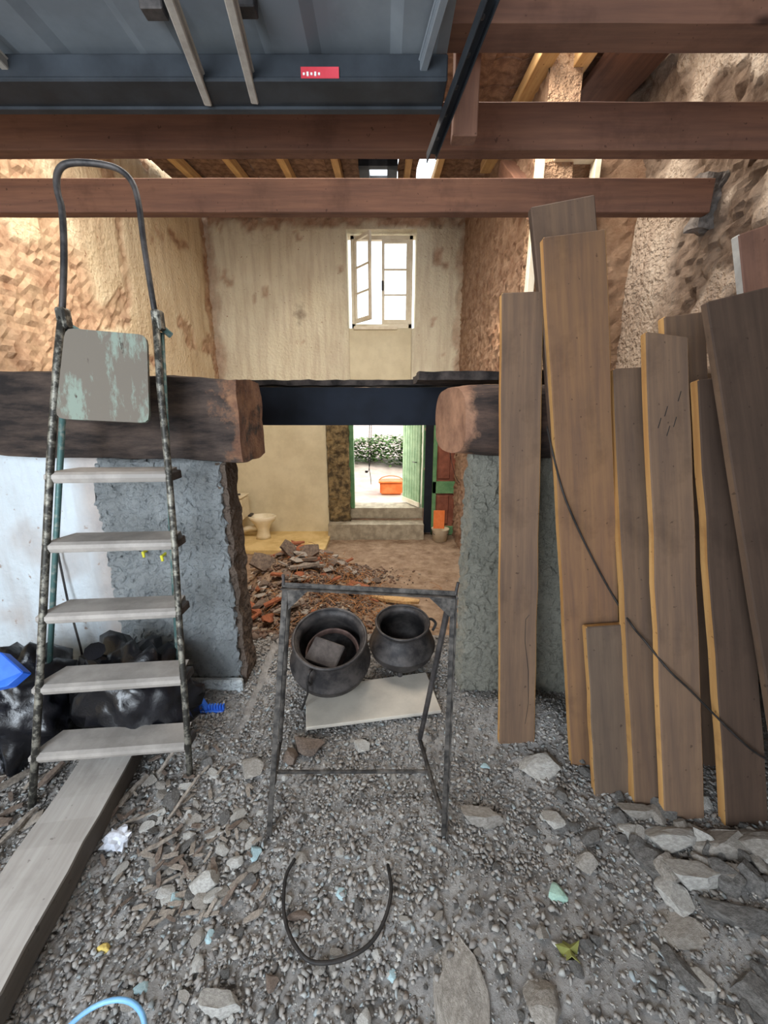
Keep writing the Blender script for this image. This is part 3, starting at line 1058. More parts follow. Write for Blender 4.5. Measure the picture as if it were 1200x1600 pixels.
for k in range(5):
    a = lp[0].x + (lp[1].x - lp[0].x) * (0.08 + 0.1 * k)
    box(b, (a, 1.478, (lp[0].z + lp[1].z) / 2 - 0.004), (0.006, 0.002, 0.010 if k % 2 else 0.006))
bobj('printing', b, M['whiteprint'], stk)

gr = empty('garage_track', (0.25, 1.4, 2.45), 'dark angled steel garage door track with gusset, pointing at the joists', 'rail')
A, B = atY(775, -30, 1.22), atY(674, 240, 1.74)
m, L = frame_matrix(A, B, (1, 0, 0))
b = bmesh.new()
box(b, (0, 0, L / 2), (0.035, 0.004, L)); box(b, (-.017, .017, L / 2), (0.004, 0.036, L)); box(b, (.017, .010, L / 2), (0.004, 0.022, L))
bobj('track', bevelled(b, .001), M['garagedark'], gr, m)
b = bmesh.new()
for k in range(5):
    p = A.lerp(B, 0.15 + 0.18 * k)
    bmesh.ops.create_uvsphere(b, u_segments=8, v_segments=5, radius=0.008, matrix=Matrix.Translation(p + Vector((0, -.006, 0))))
bobj('bolt', b, M['blackiron'], gr)['kind'] = 'stuff'
hp = timber('hanging_post', atY(727, 212, 1.68), atY(727, 212, 1.68) + Vector((0, 0, 0.55)), (1, 0, 0), 0.088, 0.06, [M['joist_z'], M['joist_z']], 0.002, 9)
tag(hp, 'short timber post hanging from the joists beside the garage track', 'post')


# ================================================================== STEPLADDER
LP = Vector((-1.09, 1.23, 0))
LN = Vector((0.22, -1, 0.17)).normalized()


def L_(px, py, off=0.0):
    return atP(px, py, LP - LN * off, LN)


lad = empty('stepladder', (-1.1, 1.3, 0), 'tall folding metal stepladder with hoop top, worn treads and peeling platform', 'ladder')
left = [(50, 1262), (60, 1100), (70, 900), (80, 700), (90, 560), (97, 492)]
hoop = [(97, 492), (100, 400), (97, 330), (90, 300), (89, 275), (98, 259), (120, 254), (160, 257), (188, 266), (207, 286), (217, 320), (226, 390), (243, 495)]
right = [(243, 495), (250, 600), (262, 720), (272, 840), (282, 1000), (291, 1120), (297, 1214)]
bobj('stile', tb([L_(*p) for p in left], .013, 10), M['stile'], lad, smooth=True)
bobj('stile', tb([L_(*p) for p in right], .013, 10), M['stile'], lad, smooth=True)
bobj('hoop_rail', tb(catmull([L_(*p) for p in hoop], 4), .0105, 10), M['blackiron'], lad, smooth=True)
for (px, py) in ((97, 497), (245, 500)):
    p = L_(px, py)
    bobj('hinge', bevelled(bx(p - Vector((.017, .012, .035)), p + Vector((.017, .03, .035))), .006), M['stile'], lad)
    bobj('pivot', tb([p + Vector((.0, .02, -.02)), p + Vector((.02 if px > 200 else .03, .05, -.045))], .012, 8), M['teal'], lad)
rl = [L_(105, 515, .03), atZ(72, 1142, 0.03)]
rr_ = [L_(252, 520, .03), atZ(283, 1125, 0.03)]
bobj('rear_leg', tb([rl[0], rl[0].lerp(rl[1], .5), rl[1]], .011, 10), M['teal'], lad, smooth=True)
bobj('rear_leg', tb([rr_[0], rr_[0].lerp(rr_[1], .5), rr_[1]], .011, 10), M['teal'], lad, smooth=True)
bobj('rear_brace', tb([rl[0].lerp(rl[1], .93), rr_[0].lerp(rr_[1], .93)], .008, 8), M['teal'], lad)
for (xl, yl, xr_, yr) in [(70, 743, 262, 741), (66, 853, 269, 848), (57, 965, 276, 955), (51, 1077, 283, 1062), (46, 1184, 288, 1166)]:
    a, b_ = L_(xl, yl, -.005), L_(xr_, yr, -.005)
    wv = (b_ - a)
    dp = Vector((0.05, 0.998, 0)) * 0.125
    bm = bmesh.new()
    up = Vector((0, 0, 1))
    cs = []
    # cross-section front to back: rolled lip, top plate, rear lip
    sec = [(0.0, -.026), (-.006, -.012), (-.004, 0.002), (.010, .010), (.06, .012), (.118, .012), (.125, .006), (.125, -.016)]
    dn = dp.normalized()
    for base, inset in ((a, 1), (b_, -1)):
        ring = []
        for (q, z) in sec:
            cut = 0.030 * (q / .125) if inset == 1 else -0.030 * (q / .125)
            ring.append(base + wv.normalized() * cut + dn * q + up * z)
        cs.append(ring)
    n = len(sec)
    outer = [[bm.verts.new(p) for p in r] for r in cs]
    inner = [[bm.verts.new(p - up * .004 + dn * (.003 if i < 3 else 0)) for i, p in enumerate(r)] for r in cs]
    for i in range(n - 1):
        bm.faces.new((outer[0][i], outer[1][i], outer[1][i + 1], outer[0][i + 1]))
        bm.faces.new((inner[0][i], inner[1][i], inner[1][i + 1], inner[0][i + 1]))
        for s in (0, 1):
            bm.faces.new((outer[s][i], outer[s][i + 1], inner[s][i + 1], inner[s][i]))
    for i in (0, n - 1):
        bm.faces.new((outer[0][i], outer[1][i], inner[1][i], inner[0][i]))
    tr = bobj('tread', bm, M['tread'], lad)
    p = b_ + dn * .012 - up * .012
    bobj('bracket', bevelled(bx(p - Vector((.024, .01, .016)), p + Vector((.012, .07, .018))), .004), M['blackiron'], lad)
q = [L_(106, 515, -.03), L_(232, 526, -.03), L_(236, 662, .0), L_(91, 655, .0)]
bm = bmesh.new()
nn = LN * .018
N_ = 8


def rounded(q, r=0.10):
    out = []
    for i in range(4):
        a, b, c = q[i - 1], q[i], q[(i + 1) % 4]
        for t_ in (0, .33, .66, 1):
            p0, p1 = b.lerp(a, r * (1 - t_)), b.lerp(c, r * t_)
            out.append(p0.lerp(p1, t_))
    return out


rq = rounded(q)
fa = [bm.verts.new(p + nn) for p in rq]
ba = [bm.verts.new(p) for p in rq]
bm.faces.new(fa); bm.faces.new(ba[::-1])
for i in range(len(rq)):
    j = (i + 1) % len(rq)
    bm.faces.new((fa[i], ba[i], ba[j], fa[j]))
pf = bobj('platform', bm, M['platform'], lad)
pf['label'] = 'flipped-up platform with peeling green-grey paint'

# ================================================================== TRESTLE
tr = empty('trestle_frame', (-0.1, 1.2, 0), 'rusty angle-iron trestle frame standing bare on the gravel before the iron pots', 'trestle')
TY = 1.13
fl, fr = atZ(420, 1312, 0.0), atZ(693, 1314, 0.0)
tl_, tr_ = atY(446, 914, TY), atY(709, 928, TY)
rlt, rrt = atZ(438, 1160, 0.06), atZ(656, 1155, 0.06)


def angle_bar(name, a, b, wd, w, mat, par):
    m, L = frame_matrix(a, b, wd)
    bm = bmesh.new()
    box(bm, (0, 0, L / 2), (w, .004, L))
    box(bm, (-w / 2 + .002, w / 2, L / 2), (.004, w, L))
    return bobj(name, bevelled(bm, .0012), mat, par, m)


M['trestle'] = simple('worn_iron', '2c2a29', '605b56', 22, 0.3, 0.6, 0.3)
angle_bar('front_leg', fl, tl_, (1, 0, 0), .019, M['trestle'], tr)
angle_bar('front_leg', fr, tr_, (-1, 0, 0), .019, M['trestle'], tr)
angle_bar('top_bar', tl_ + Vector((-.012, 0, 0)), tr_ + Vector((.012, 0, 0)), (0, 0, 1), .019, M['trestle'], tr)
bobj('rear_leg', tb([tl_ + Vector((.008, .015, -.03)), rlt], .008), M['trestle'], tr)
bobj('rear_leg', tb([tr_ + Vector((-.01, .015, -.03)), rrt], .011), M['blackiron'], tr)
sl, sr = atY(428, 1225, fl.y + .06), atY(689, 1268, fr.y + .03)
bobj('side_brace', tb([rlt, sl], .007), M['trestle'], tr)
bobj('side_brace', tb([rrt, sr], .009), M['trestle'], tr)
ml, mr_ = rlt.lerp(sl, 0.75), rrt.lerp(sr, .5)
bobj('lower_bar', tb([ml, mr_], .007), M['trestle'], tr)
for (c0, s) in ((tl_, 1), (tr_, -1)):
    bm = bmesh.new()
    o3 = [c0 + Vector((s * .004, -.004, -.004)), c0 + Vector((s * .085, -.004, -.004)), c0 + Vector((s * .004, -.004, -.085))]
    f = [bm.verts.new(p) for p in o3]
    g = [bm.verts.new(p + Vector((0, .005, 0))) for p in o3]
    bm.faces.new(f); bm.faces.new(g[::-1])
    for i in range(3):
        bm.faces.new((f[i], g[i], g[(i + 1) % 3], f[(i + 1) % 3]))
    bobj('gusset', bm, M['trestle'], tr)
bobj('stub_rod', tb([tl_ + Vector((-.006, 0, 0)), tl_ + Vector((-.004, 0, .035))], .005), M['blackiron'], tr)
bobj('stub_rod', tb([tr_ + Vector((.006, 0, 0)), tr_ + Vector((.012, 0, .04))], .005), M['blackiron'], tr)

# ================================================================== BOARD AND POTS
bc = [atZ(478, 1137, .045), atZ(690, 1110, .045), atZ(666, 1050, .045), atZ(478, 1075, .045)]
bm = bmesh.new()
f = [bm.verts.new(p) for p in bc]
g = [bm.verts.new(p - Vector((0, 0, .018))) for p in bc]
bm.faces.new(f); bm.faces.new(g[::-1])
for i in range(4):
    bm.faces.new((f[i], g[i], g[(i + 1) % 4], f[(i + 1) % 4]))
tag(bobj('flat_board', bevelled(bm, .003), M['board']), 'cream flat board lying on the gravel under the iron pots', 'board')


def pot(name, c, R, Rr, H, tilt, label, hx_, grp=None):
    """iron cauldron: c bottom centre; R belly radius, Rr rim radius"""
    T = Matrix.Translation(Vector(c)) @ tilt
    e = empty(name, c, label, 'pot', grp)
    t_ = .012
    out = [(0, .0), (R * .45, .004), (R * .78, H * .10), (R * .96, H * .28), (R, H * .42), (R * 1.02, H * .435), (R * 1.0, H * .45), (R * .93, H * .60),
           (R * .80, H * .76), (Rr * .90, H * .84), (Rr * .88, H * .88), (Rr * .92, H * .95), (Rr, H * .995), (Rr * 1.01, H), (Rr * .97, H)]
    inn = [(Rr * .87, H * .93), (Rr * .84, H * .88), (R * .78, H * .74), (R * .90, H * .55), (R * .94, H * .40), (R * .74, H * .13), (0, .03)]
    bm = lathe(bmesh.new(), out + inn, 48)
    body = bobj('body', bm, M['blackiron'], e, T, smooth=True)
    bobj('rim', lathe(bmesh.new(), [(Rr * .97, H - .006), (Rr * 1.03, H - .006), (Rr * 1.045, H + .003), (Rr * 1.0, H + .009), (Rr * .96, H + .004), (Rr * .97, H - .006)], 48), M['blackiron'], e, T, smooth=True)
    for a in (0.4, 2.5, 4.6):
        p0 = Vector((R * .70 * math.cos(a), R * .70 * math.sin(a), H * .14))
        p1 = Vector((R * .82 * math.cos(a), R * .82 * math.sin(a), -0.035))
        bobj('leg', tb([p0, p1], [.018, .011], 8), M['blackiron'], e, T)
    for s in hx_:
        ca, sa = math.cos(s), math.sin(s)
        pts = [(Rr * .95, .92), (Rr * 1.15, .95), (R * 1.08, .80), (R * 1.0, .62)]
        bobj('handle', tb(catmull([Vector((r * ca, r * sa, H * z)) for r, z in pts], 5), .008, 8), M['blackiron'], e, T)
    return e, T


c1 = Vector((-0.295, 1.88, 0.075))
tilt1 = Matrix.Rotation(math.radians(20), 4, 'X') @ Matrix.Rotation(math.radians(3), 4, 'Y')
p1, T1 = pot('cauldron', c1, .212, .186, .30, tilt1, 'larger soot-black iron cauldron tilted forward with ring and block inside', (-1.95, 1.2), 'iron cauldrons')
c2 = Vector((0.105, 2.02, 0.065))
p2, T2 = pot('cauldron', c2, .188, .150, .262, Matrix.Rotation(math.radians(9), 4, 'X'), 'smaller empty black iron cauldron beside the olive pier', (0.25,), 'iron cauldrons')
bobj('handle_wire', tb([T1 @ Vector((-.09, -.19, .23)), T1 @ Vector((-.085, -.235, .17)), T1 @ Vector((-.12, -.245, .04))], .005), M['cable'], p1)
b = bmesh.new()
lathe(b, [(.128, 0), (.142, .004), (.146, .022), (.140, .034), (.134, .026), (.128, 0)], 40)
rg = bobj('iron_ring', b, M['blackiron'], None, T1 @ Matrix.Translation((.012, .0, .150)) @ Matrix.Rotation(.14, 4, 'X'), smooth=True)
rg.data.materials[0] = simple('rusty_ring', '4a3c38', '6d5750', 10, .3, .6, .3)
tag(rg, 'rusty iron ring lying inside the larger cauldron', 'ring')
b = bx((-.085, -.066, 0), (.085, .066, .10), .006)
bk = bobj('wood_block', b, simple('old_block', '3c3736', '5c5653', 9, .5, .9), None,
          T1 @ Matrix.Translation((-.012, -.035, .155)) @ Matrix.Rotation(-.35, 4, 'Z') @ Matrix.Rotation(.25, 4, 'X'))
tag(bk, 'dark weathered wooden block sitting in the larger cauldron', 'block')

# ================================================================== LEANING PLANKS
PL = []


def plank(TLx, TLy, TRx, TRy, Yt, BLx, BLy, BRx, BRy, zb, t, mats, label, sl=(0, 0), rough=.003, yaw=0.0, w=None):
    T = (atY(TLx, TLy, Yt) + atY(TRx, TRy, Yt)) / 2
    B0, B1 = atZ(BLx, BLy, zb), atZ(BRx, BRy, zb)
    B = (B0 + B1) / 2
    ww = w or ((atY(TLx, TLy, Yt) - atY(TRx, TRy, Yt)).length + (B0 - B1).length) / 2
    o = timber('leaning_plank', B, T, (math.cos(yaw), math.sin(yaw), 0), ww, t, mats, rough, len(PL) + 60, slant=sl)
    tag(o, label, 'plank', 'old planks leaning at the stone wall')
    PL.append(o)
    return o


e_, o_ = M['edge'], M['plank_or']
plank(787, 456, 848, 456, 1.64, 778, 1160, 838, 1164, .02, .035, [M['plank'], e_], 'narrow plank standing alone, nearest the opening, long crack near its foot')
plank(850, 366, 946, 362, 1.58, 893, 1196, 978, 1200, .01, .035, [o_, e_], 'wide tall orange-brown plank, overlapped at foot by the short offcut')
plank(832, 316, 928, 310, 1.66, 905, 1150, 985, 1150, .0, .035, [M['plank'], M['plank_dk']], 'tallest plank, its top against the mortared joist behind the wide orange one')
plank(917, 980, 982, 976, 1.36, 931, 1245, 996, 1243, .01, .035, [M['plank_spots'], e_], 'short offcut plank with white paint spots')
plank(968, 574, 1010, 574, 1.57, 1016, 1258, 1030, 1262, .01, .045, [M['plank'], M['edge']], 'thin plank with bright cracked edge, between orange plank and nail-marked plank', w=.15)
plank(1012, 517, 1072, 527, 1.50, 1038, 1282, 1104, 1282, .01, .035, [M['plank'], e_], 'brown plank with nail gouges and yellow edge, slanting cut top', sl=(0, -.03))
plank(1042, 490, 1099, 491, 1.66, 1075, 1200, 1140, 1200, .0, .04, [M['plank'], M['edge']], 'hidden-footed plank showing only its square top behind the nail-marked one')
plank(1094, 588, 1150, 592, 1.46, 1135, 1297, 1204, 1292, .01, .04, [M['plank_dk'], e_], 'dark plank with broad yellow edge, last before the stone heap')
plank(1110, 452, 1215, 462, 1.38, 1232, 1300, 1345, 1300, .03, .03, [M['plank_dk'], M['plank']], 'broad dark reddish plank tilted across the frame edge')
plank(1158, 355, 1260, 340, 1.56, 1235, 1150, 1325, 1150, .03, .035, [M['joist_z'], M['stone_l']], 'reddish plank with whitewashed edge, reaching highest near the stone wall')

def sliver(o, pts, name, r=.0012):
    bobj(name, tb([Vector(p) for p in pts], r, 5), M['cable'], o, WOFF[o.name])


sliver(PL[0], [(.045, -.0006, .62), (.03, -.0006, .60), (.028, -.0006, .50), (.045, -.0006, .36), (.048, -.0006, .2), (.035, -.0006, .10)], 'crack')
for (x, z) in ((-.045, 1.46), (-.02, 1.50), (.01, 1.46), (-.015, 1.43), (.03, 1.55)):
    sliver(PL[5], [(x, -.001, z), (x + .012, -.001, z + .035)], 'nail_gouge', .0013)

# ================================================================== GREY TIMBER ON THE FLOOR
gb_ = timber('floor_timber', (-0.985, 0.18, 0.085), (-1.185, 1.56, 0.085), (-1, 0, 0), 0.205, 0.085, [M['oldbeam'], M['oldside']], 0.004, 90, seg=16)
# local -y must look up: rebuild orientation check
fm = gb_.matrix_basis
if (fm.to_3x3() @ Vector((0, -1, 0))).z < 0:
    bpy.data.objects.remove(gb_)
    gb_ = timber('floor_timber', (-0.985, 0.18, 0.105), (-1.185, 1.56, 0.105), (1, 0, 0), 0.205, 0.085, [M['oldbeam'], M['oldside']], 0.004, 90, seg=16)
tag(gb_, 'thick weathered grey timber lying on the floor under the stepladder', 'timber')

# ================================================================== BAGS, PLASTIC
def blob(name, c, r, mat, amp, s, seed, label=None, cat=None, sub=4, flat=None, smooth=True, group=None):
    bm = bmesh.new()
    bmesh.ops.create_icosphere(bm, subdivisions=sub, radius=1)
    c, r = Vector(c), Vector(r)
    for v in bm.verts:
        n_ = v.co.copy()
        k = 1 + amp * (abs(noise.noise(n_ * s + Vector((seed, 0, 0)))) * 2 - .5) + amp * .5 * noise.noise(n_ * s * 2.7 + Vector((0, seed, 0)))
        p = Vector((n_.x * r.x, n_.y * r.y, n_.z * r.z)) * k
        if p.z < -r.z * .55: p.z = -r.z * .55
        v.co = p
    o = bobj(name, bm, mat, None, Matrix.Translation(c), smooth)
    if label: tag(o, label, cat, group)
    return o


b1 = blob('trash_bag', (-1.14, 1.52, .20), (.25, .17, .27), M['bag'], .28, 2.6, 3, 'black plastic rubbish bag slumped behind the lower ladder treads', 'bag')
bobj('tied_neck', tb([Vector((-1.22, 1.50, .40)), Vector((-1.25, 1.48, .45)), Vector((-1.23, 1.45, .50))], [.03, .018, .04], 9), M['bag'], b1)
b2 = blob('trash_bag', (-1.62, 1.50, .16), (.22, .20, .28), M['bag'], .30, 2.4, 8, 'black rubbish bag outside the ladder leg with shiny creases', 'bag')
bobj('tied_neck', tb([Vector((-1.60, 1.44, .34)), Vector((-1.58, 1.41, .40)), Vector((-1.62, 1.40, .46))], [.03, .018, .04], 9), M['bag'], b2)
bp = [atY(-40, 1030, 1.30), atY(0, 1018, 1.32), atY(36, 1050, 1.30), atY(10, 1072, 1.26), atY(-40, 1082, 1.25)]
bm = bmesh.new()
f = [bm.verts.new(p) for p in bp]
g = [bm.verts.new(p + Vector((.005, .03, -.03))) for p in bp]
bm.faces.new(f); bm.faces.new(g[::-1])
for i in range(5):
    bm.faces.new((f[i], g[i], g[(i + 1) % 5], f[(i + 1) % 5]))
tag(bobj('blue_sheet', bevelled(bm, .004), M['blue']), 'folded bright blue plastic sheet on top of the outer black bag', 'sheet')
cc = atZ(-6, 1180, 0.0)
b = bmesh.new()
lathe(b, [(0, 0), (.055, 0), (.06, .01), (.06, .17), (.05, .19), (.03, .20), (0, .20)], 20)
tag(bobj('plastic_bottle', b, M['lime'], None, Matrix.Translation(cc + Vector((-.04, .05, 0))), True), 'lime-green plastic canister half out of frame beside the bag', 'bottle')
cc = atZ(-4, 1215, 0.0)
tag(blob('crumpled_wrapper', cc + Vector((-.02, 0, .04)), (.04, .05, .07), M['paper'], .3, 3, 5), 'pale crumpled wrapper in front of the lime canister', 'wrapper')

# blue crate piece near the pier foot
bcp = atZ(330, 1112, .03)
cr = empty('blue_clip', bcp, 'small bright blue broken plastic comb piece at the roughcast pier foot', 'plastic piece')
b = bmesh.new()
box(b, bcp + Vector((.0, 0, .008)), (.13, .03, .014))
box(b, bcp + Vector((-.055, .0, .04)), (.016, .03, .07), Matrix.Rotation(.3, 3, 'Y'))
box(b, bcp + Vector((-.03, .0, .045)), (.014, .03, .06), Matrix.Rotation(-.4, 3, 'Y'))
bobj('base', bevelled(b, .003), M['blue'], cr)
for k in range(6):
    bobj('tooth', bx(bcp + Vector((-.01 + .014 * k, -.004, .012)), bcp + Vector((-.004 + .014 * k, .012, .040))), M['blue'], cr)

# pale blue hoop at bottom edge
hc = atZ(150, 1650, 0.03)
pts = [hc + Vector((.105 * math.cos(a), .085 * math.sin(a), 0.012)) for a in [2 * math.pi * k / 40 for k in range(41)]]
tag(bobj('plastic_hoop', tb(pts, .006, 8), M['lightblue'], smooth=True), 'pale blue plastic hoop lying in the gravel near the grey timber', 'hoop')


# ================================================================== STONES
def rock_mesh(name, seed, mat, sub=3, cuts=16, deep=(.42, .80)):
    rng = random.Random(seed)
    bm = bmesh.new()
    bmesh.ops.create_icosphere(bm, subdivisions=sub, radius=1)
    pls = []
    for _ in range(cuts):
        n_ = Vector((rng.gauss(0, 1), rng.gauss(0, 1), rng.gauss(0, 1))).normalized()
        pls.append((n_, rng.uniform(*deep)))
    for v in bm.verts:
        for n_, d in pls:
            k = v.co.dot(n_)
            if k > d:
                v.co -= n_ * (k - d)
        v.co += v.co.normalized() * .04 * noise.noise(v.co * 3.5 + Vector((seed, 0, 0)))
        v.co *= 1.15
    bmesh.ops.recalc_face_normals(bm, faces=bm.faces)
    me = bpy.data.meshes.new(name)
    bm.to_mesh(me); bm.free()
    me.materials.append(mat)
    return me


RK = {}
for mk in ('stone', 'stone_w', 'stone_l'):
    RK[mk] = [rock_mesh('rock', 11 * i + len(mk), M[mk]) for i in range(5)]
for mk in ('stone_b', 'stone_g', 'brown', 'brick', 'yellow', 'chip'):
    RK[mk] = [rock_mesh('rock', 5 * i + 3, M[mk], 2) for i in range(3)]


def rock(px, py, w, h, mk, label, i=0, name='rock', cat='stone', group=None, flat=.85, zr=0.0, lift=.5, tiltx=0.0, rz=None):
    """a stone whose picture is about w by h pixels around (px, py)"""
    p = atZ(px, py + h * .25, 0.0)
    p = atZ(px, py + h * .25, gz(p.x, p.y))
    dc = (p - CAM).dot(Vector((0, CP, -SP)))
    sx_ = w / F * dc / 2
    dep = math.asin(min(.99, (CAMZ - p.z) / (CAM - p).length))
    rad = dc / F * math.cos(math.atan(abs(800 - py) / F))
    sh = h * rad / 2
    sh *= 1.15
    sx_ *= 1.1
    # visible height ~ depth*sin(dep) + height*cos(dep)
    sy_ = sh / (math.sin(dep) + flat * math.cos(dep)) * 1.05
    sz_ = sy_ * flat
    me = RK[mk][i % len(RK[mk])]
    o = bpy.data.objects.new(name, me)
    R = Matrix.Rotation(tiltx, 4, 'X') @ Matrix.Rotation(zr, 4, 'Z')
    # the rock mesh is about 0.78 in radius after its cuts
    mw = Matrix.Translation((p.x, p.y, gz(p.x, p.y) + sz_ * lift + zr * 0)) @ R @ Matrix.Diagonal((sx_ * 1.25, sy_ * 1.25, sz_ * 1.25, 1))
    link(o, None, mw)
    tag(o, label, cat, group)
    return o


G1 = 'stones heaped below the leaning planks'
rock(845, 1187, 58, 44, 'stone_l', 'pale flat angular slab at the foot of the narrow lone plank', 0, flat=.45, group=None)
rock(995, 1264, 50, 32, 'stone_w', 'rounded tan stone at the foot of the short offcut', 1, group=G1)
rock(966, 1272, 22, 36, 'stone', 'small upright grey stone between gravel and tan stone', 2, group=G1)
rock(985, 1297, 34, 28, 'stone_l', 'small pale stone in front of the tan one', 3, group=G1)
rock(1052, 1302, 76, 46, 'stone_l', 'big light stone with rusty top patch against the plank feet', 4, group=G1)
rock(1128, 1314, 78, 54, 'stone_w', 'big brown wedge-shaped stone under the yellow-edged plank', 2, group=G1)
rock(1082, 1360, 66, 62, 'stone_l', 'blocky light grey stone below the big rusty one', 1, flat=.8, group=G1)
rock(1138, 1362, 50, 56, 'stone', 'dark grey stone leaning between blocky and slender stones', 0, flat=.8, group=G1)
rock(1173, 1362, 30, 62, 'stone', 'slender upright grey stone in the heap', 3, flat=.9, group=G1)
rock(1188, 1308, 70, 52, 'stone_w', 'large brownish stone at heap top by frame edge', 4, group=G1)
rock(1200, 1378, 40, 48, 'stone', 'half-cropped grey stone low at the frame edge', 2, group=G1)
rock(1140, 1416, 92, 52, 'stone', 'long flat triangular grey slab below the heap', 1, flat=.35, zr=-.2, group=G1)
rock(1047, 1390, 40, 52, 'stone_l', 'pale grooved stone next to the blocky one', 3, flat=.6, group=G1)
rock(1018, 1332, 52, 54, 'stone', 'flat tilted dark slab sloping down from plank feet', 0, flat=.45, zr=.5, group=G1)
rock(1066, 1446, 72, 50, 'stone_w', 'buried flat brown-grey stone below the grooved one', 2, flat=.25, group=G1)
rock(1070, 1512, 30, 72, 'stone', 'narrow long grey stone, outer of a parallel pair', 4, flat=.4, zr=.25, group=G1)
rock(1097, 1526, 30, 58, 'stone_l', 'narrow pale stone, inner of a parallel pair', 1, flat=.4, zr=.2, group=G1)
rock(1190, 1545, 56, 84, 'stone', 'broad grey slab in the lower corner of the frame', 3, flat=.4, group=G1)
rock(916, 1341, 34, 36, 'stone_w', 'lone knobbly stone in the open dirt before the planks', 0)
rock(874, 1277, 32, 34, 'stone', 'smooth grey stone half sunk below the pale slab', 2, flat=.5)
rock(832, 1296, 18, 22, 'stone', 'small grey stone beyond the half sunk one', 3)
rock(848, 1556, 48, 82, 'stone_w', 'jagged upright brownish stone near the bottom edge', 4, flat=.7)
rock(722, 1522, 74, 168, 'stone_w', 'very large dusty oblong flat stone half buried at the bottom', 2, flat=.16, lift=.55, )
rock(750, 1272, 50, 46, 'stone_w', 'lumpy earth-coloured stone beside the trestle foot', 1)
rock(392, 1196, 30, 34, 'stone_w', 'squarish tan stone just outside the trestle front leg', 3)
rock(322, 1371, 42, 42, 'stone_l', 'pale blocky stone alone in fine gravel between timber and trestle', 0)
rock(342, 1560, 52, 58, 'stone_l', 'large pale broken stone at the bottom of the gravel', 1)
rock(480, 1160, 44, 40, 'brown', 'brown splintered lump inside the trestle, nearest the cream board', 1)
rock(453, 1181, 24, 30, 'brown', 'smaller brown lump next to the splintered one', 2)
rock(563, 1163, 22, 22, 'stone_l', 'small pale stone inside the trestle below the pots', 3)
rock(326, 1188, 20, 26, 'stone', 'ribbed grey brick piece by ladder foot', 2)
rock(470, 1428, 36, 22, 'brown', 'flat brown wood lump inside the wire loop', 0, cat='lump')
rock(424, 1528, 20, 36, 'brown', 'upright brown chunk below the wire loop', 1, cat='lump')
rock(252, 1338, 44, 44, 'stone', 'flat grey shard among wood chips beside timber', 0, flat=.3)
rock(268, 1243, 22, 30, 'stone', 'flat squared grey piece among wood chips', 4, flat=.35)
rock(245, 1268, 26, 20, 'stone_l', 'cream chip among the wood chips', 2, flat=.6)
rock(163, 1478, 18, 20, 'yellow', 'small yellow foam lump near the grey timber', 0, cat='lump')
rock(870, 1390, 26, 34, 'stone_g', 'pale green glass shard lying in the dirt', 0, flat=.35, lift=.95, cat='shard')
rock(275, 1400, 18, 26, 'stone_b', 'pale blue shard nearest the wood chips', 1, flat=.35, lift=.95, cat='shard')
rock(327, 1462, 14, 22, 'stone_b', 'pale blue shard alone in fine gravel', 2, flat=.35, lift=.95, cat='shard')
rock(222, 1540, 24, 24, 'stone_b', 'pale blue shard lowest, near the pale hoop', 0, flat=.35, lift=.95, cat='shard')
rock(399, 1328, 16, 26, 'stone_b', 'pale shard at the trestle front foot', 1, flat=.35, lift=.95, cat='shard')
rock(533, 1395, 18, 18, 'stone_b', 'pale shard inside the wire loop', 2, flat=.35, lift=.95, cat='shard')
rock(758, 1196, 14, 12, 'stone_b', 'bluish shard between trestle and narrow lone plank', 0, flat=.35, lift=.95, cat='shard')
rock(843, 1457, 14, 14, 'stone_b', 'bluish shard by the dry leaf', 1, flat=.35, lift=.95, cat='shard')
rock(612, 1522, 16, 20, 'stone_b', 'bluish shard beside the very large oblong stone', 2, flat=.35, lift=.95, cat='shard')

# dry leaf and paper
p = atZ(889, 1490, 0.01)
bm = bmesh.new()
ring = []
c = bm.verts.new(p + Vector((0, 0, .02)))
for k in range(11):
    a = 2 * math.pi * k / 11
    r = .032 * (1.15 if k % 2 else .65)
    ring.append(bm.verts.new(p + Vector((r * math.cos(a) * 1.1, r * math.sin(a) * .8, .012 + .014 * math.sin(3 * a)))))
for k in range(11):
    bm.faces.new((c, ring[k], ring[(k + 1) % 11]))
lf = bobj('dry_leaf', bm, M['leaf'])
sd = lf.modifiers.new('thick', 'SOLIDIFY'); sd.thickness = .003
tag(lf, 'yellow-green crumpled leaf in the dirt below the glass shard', 'leaf')
tag(blob('crumpled_paper', atZ(184, 1312, .02), (.042, .04, .03), M['paper'], .5, 3.2, 2, sub=3, smooth=False), 'crumpled white paper beside the grey timber', 'paper')


# ---- wood chips and splinters by the ladder foot
def strip_mesh(seed, mat, l=1, w=.34, t=.09):
    rng = random.Random(seed)
    vs, fs = [], []
    for k in range(5):
        f_ = k / 4 - .5
        ww = w * (1 - .9 * abs(f_) * rng.uniform(.2, 1.3)) / 2
        o_ = rng.uniform(-.012, .012)
        for (a, b) in ((-ww, -t / 2), (ww, -t / 2), (ww * .9, t / 2), (-ww * .9, t / 2)):
            vs.append((f_ * l, a + o_, b + o_ * .5))
    for k in range(4):
        for i in range(4):
            j = (i + 1) % 4
            fs.append((k * 4 + i, k * 4 + j, k * 4 + 4 + j, k * 4 + 4 + i))
    fs += [(3, 2, 1, 0), (16, 17, 18, 19)]
    return me_from('strip', vs, fs, mat)


SM_ = [strip_mesh(i, M['chip'] if i % 2 else M['brown']) for i in range(6)]
SL = [strip_mesh(20 + i, M['chip'], w=.08, t=.04) for i in range(3)]
rng = random.Random(5)


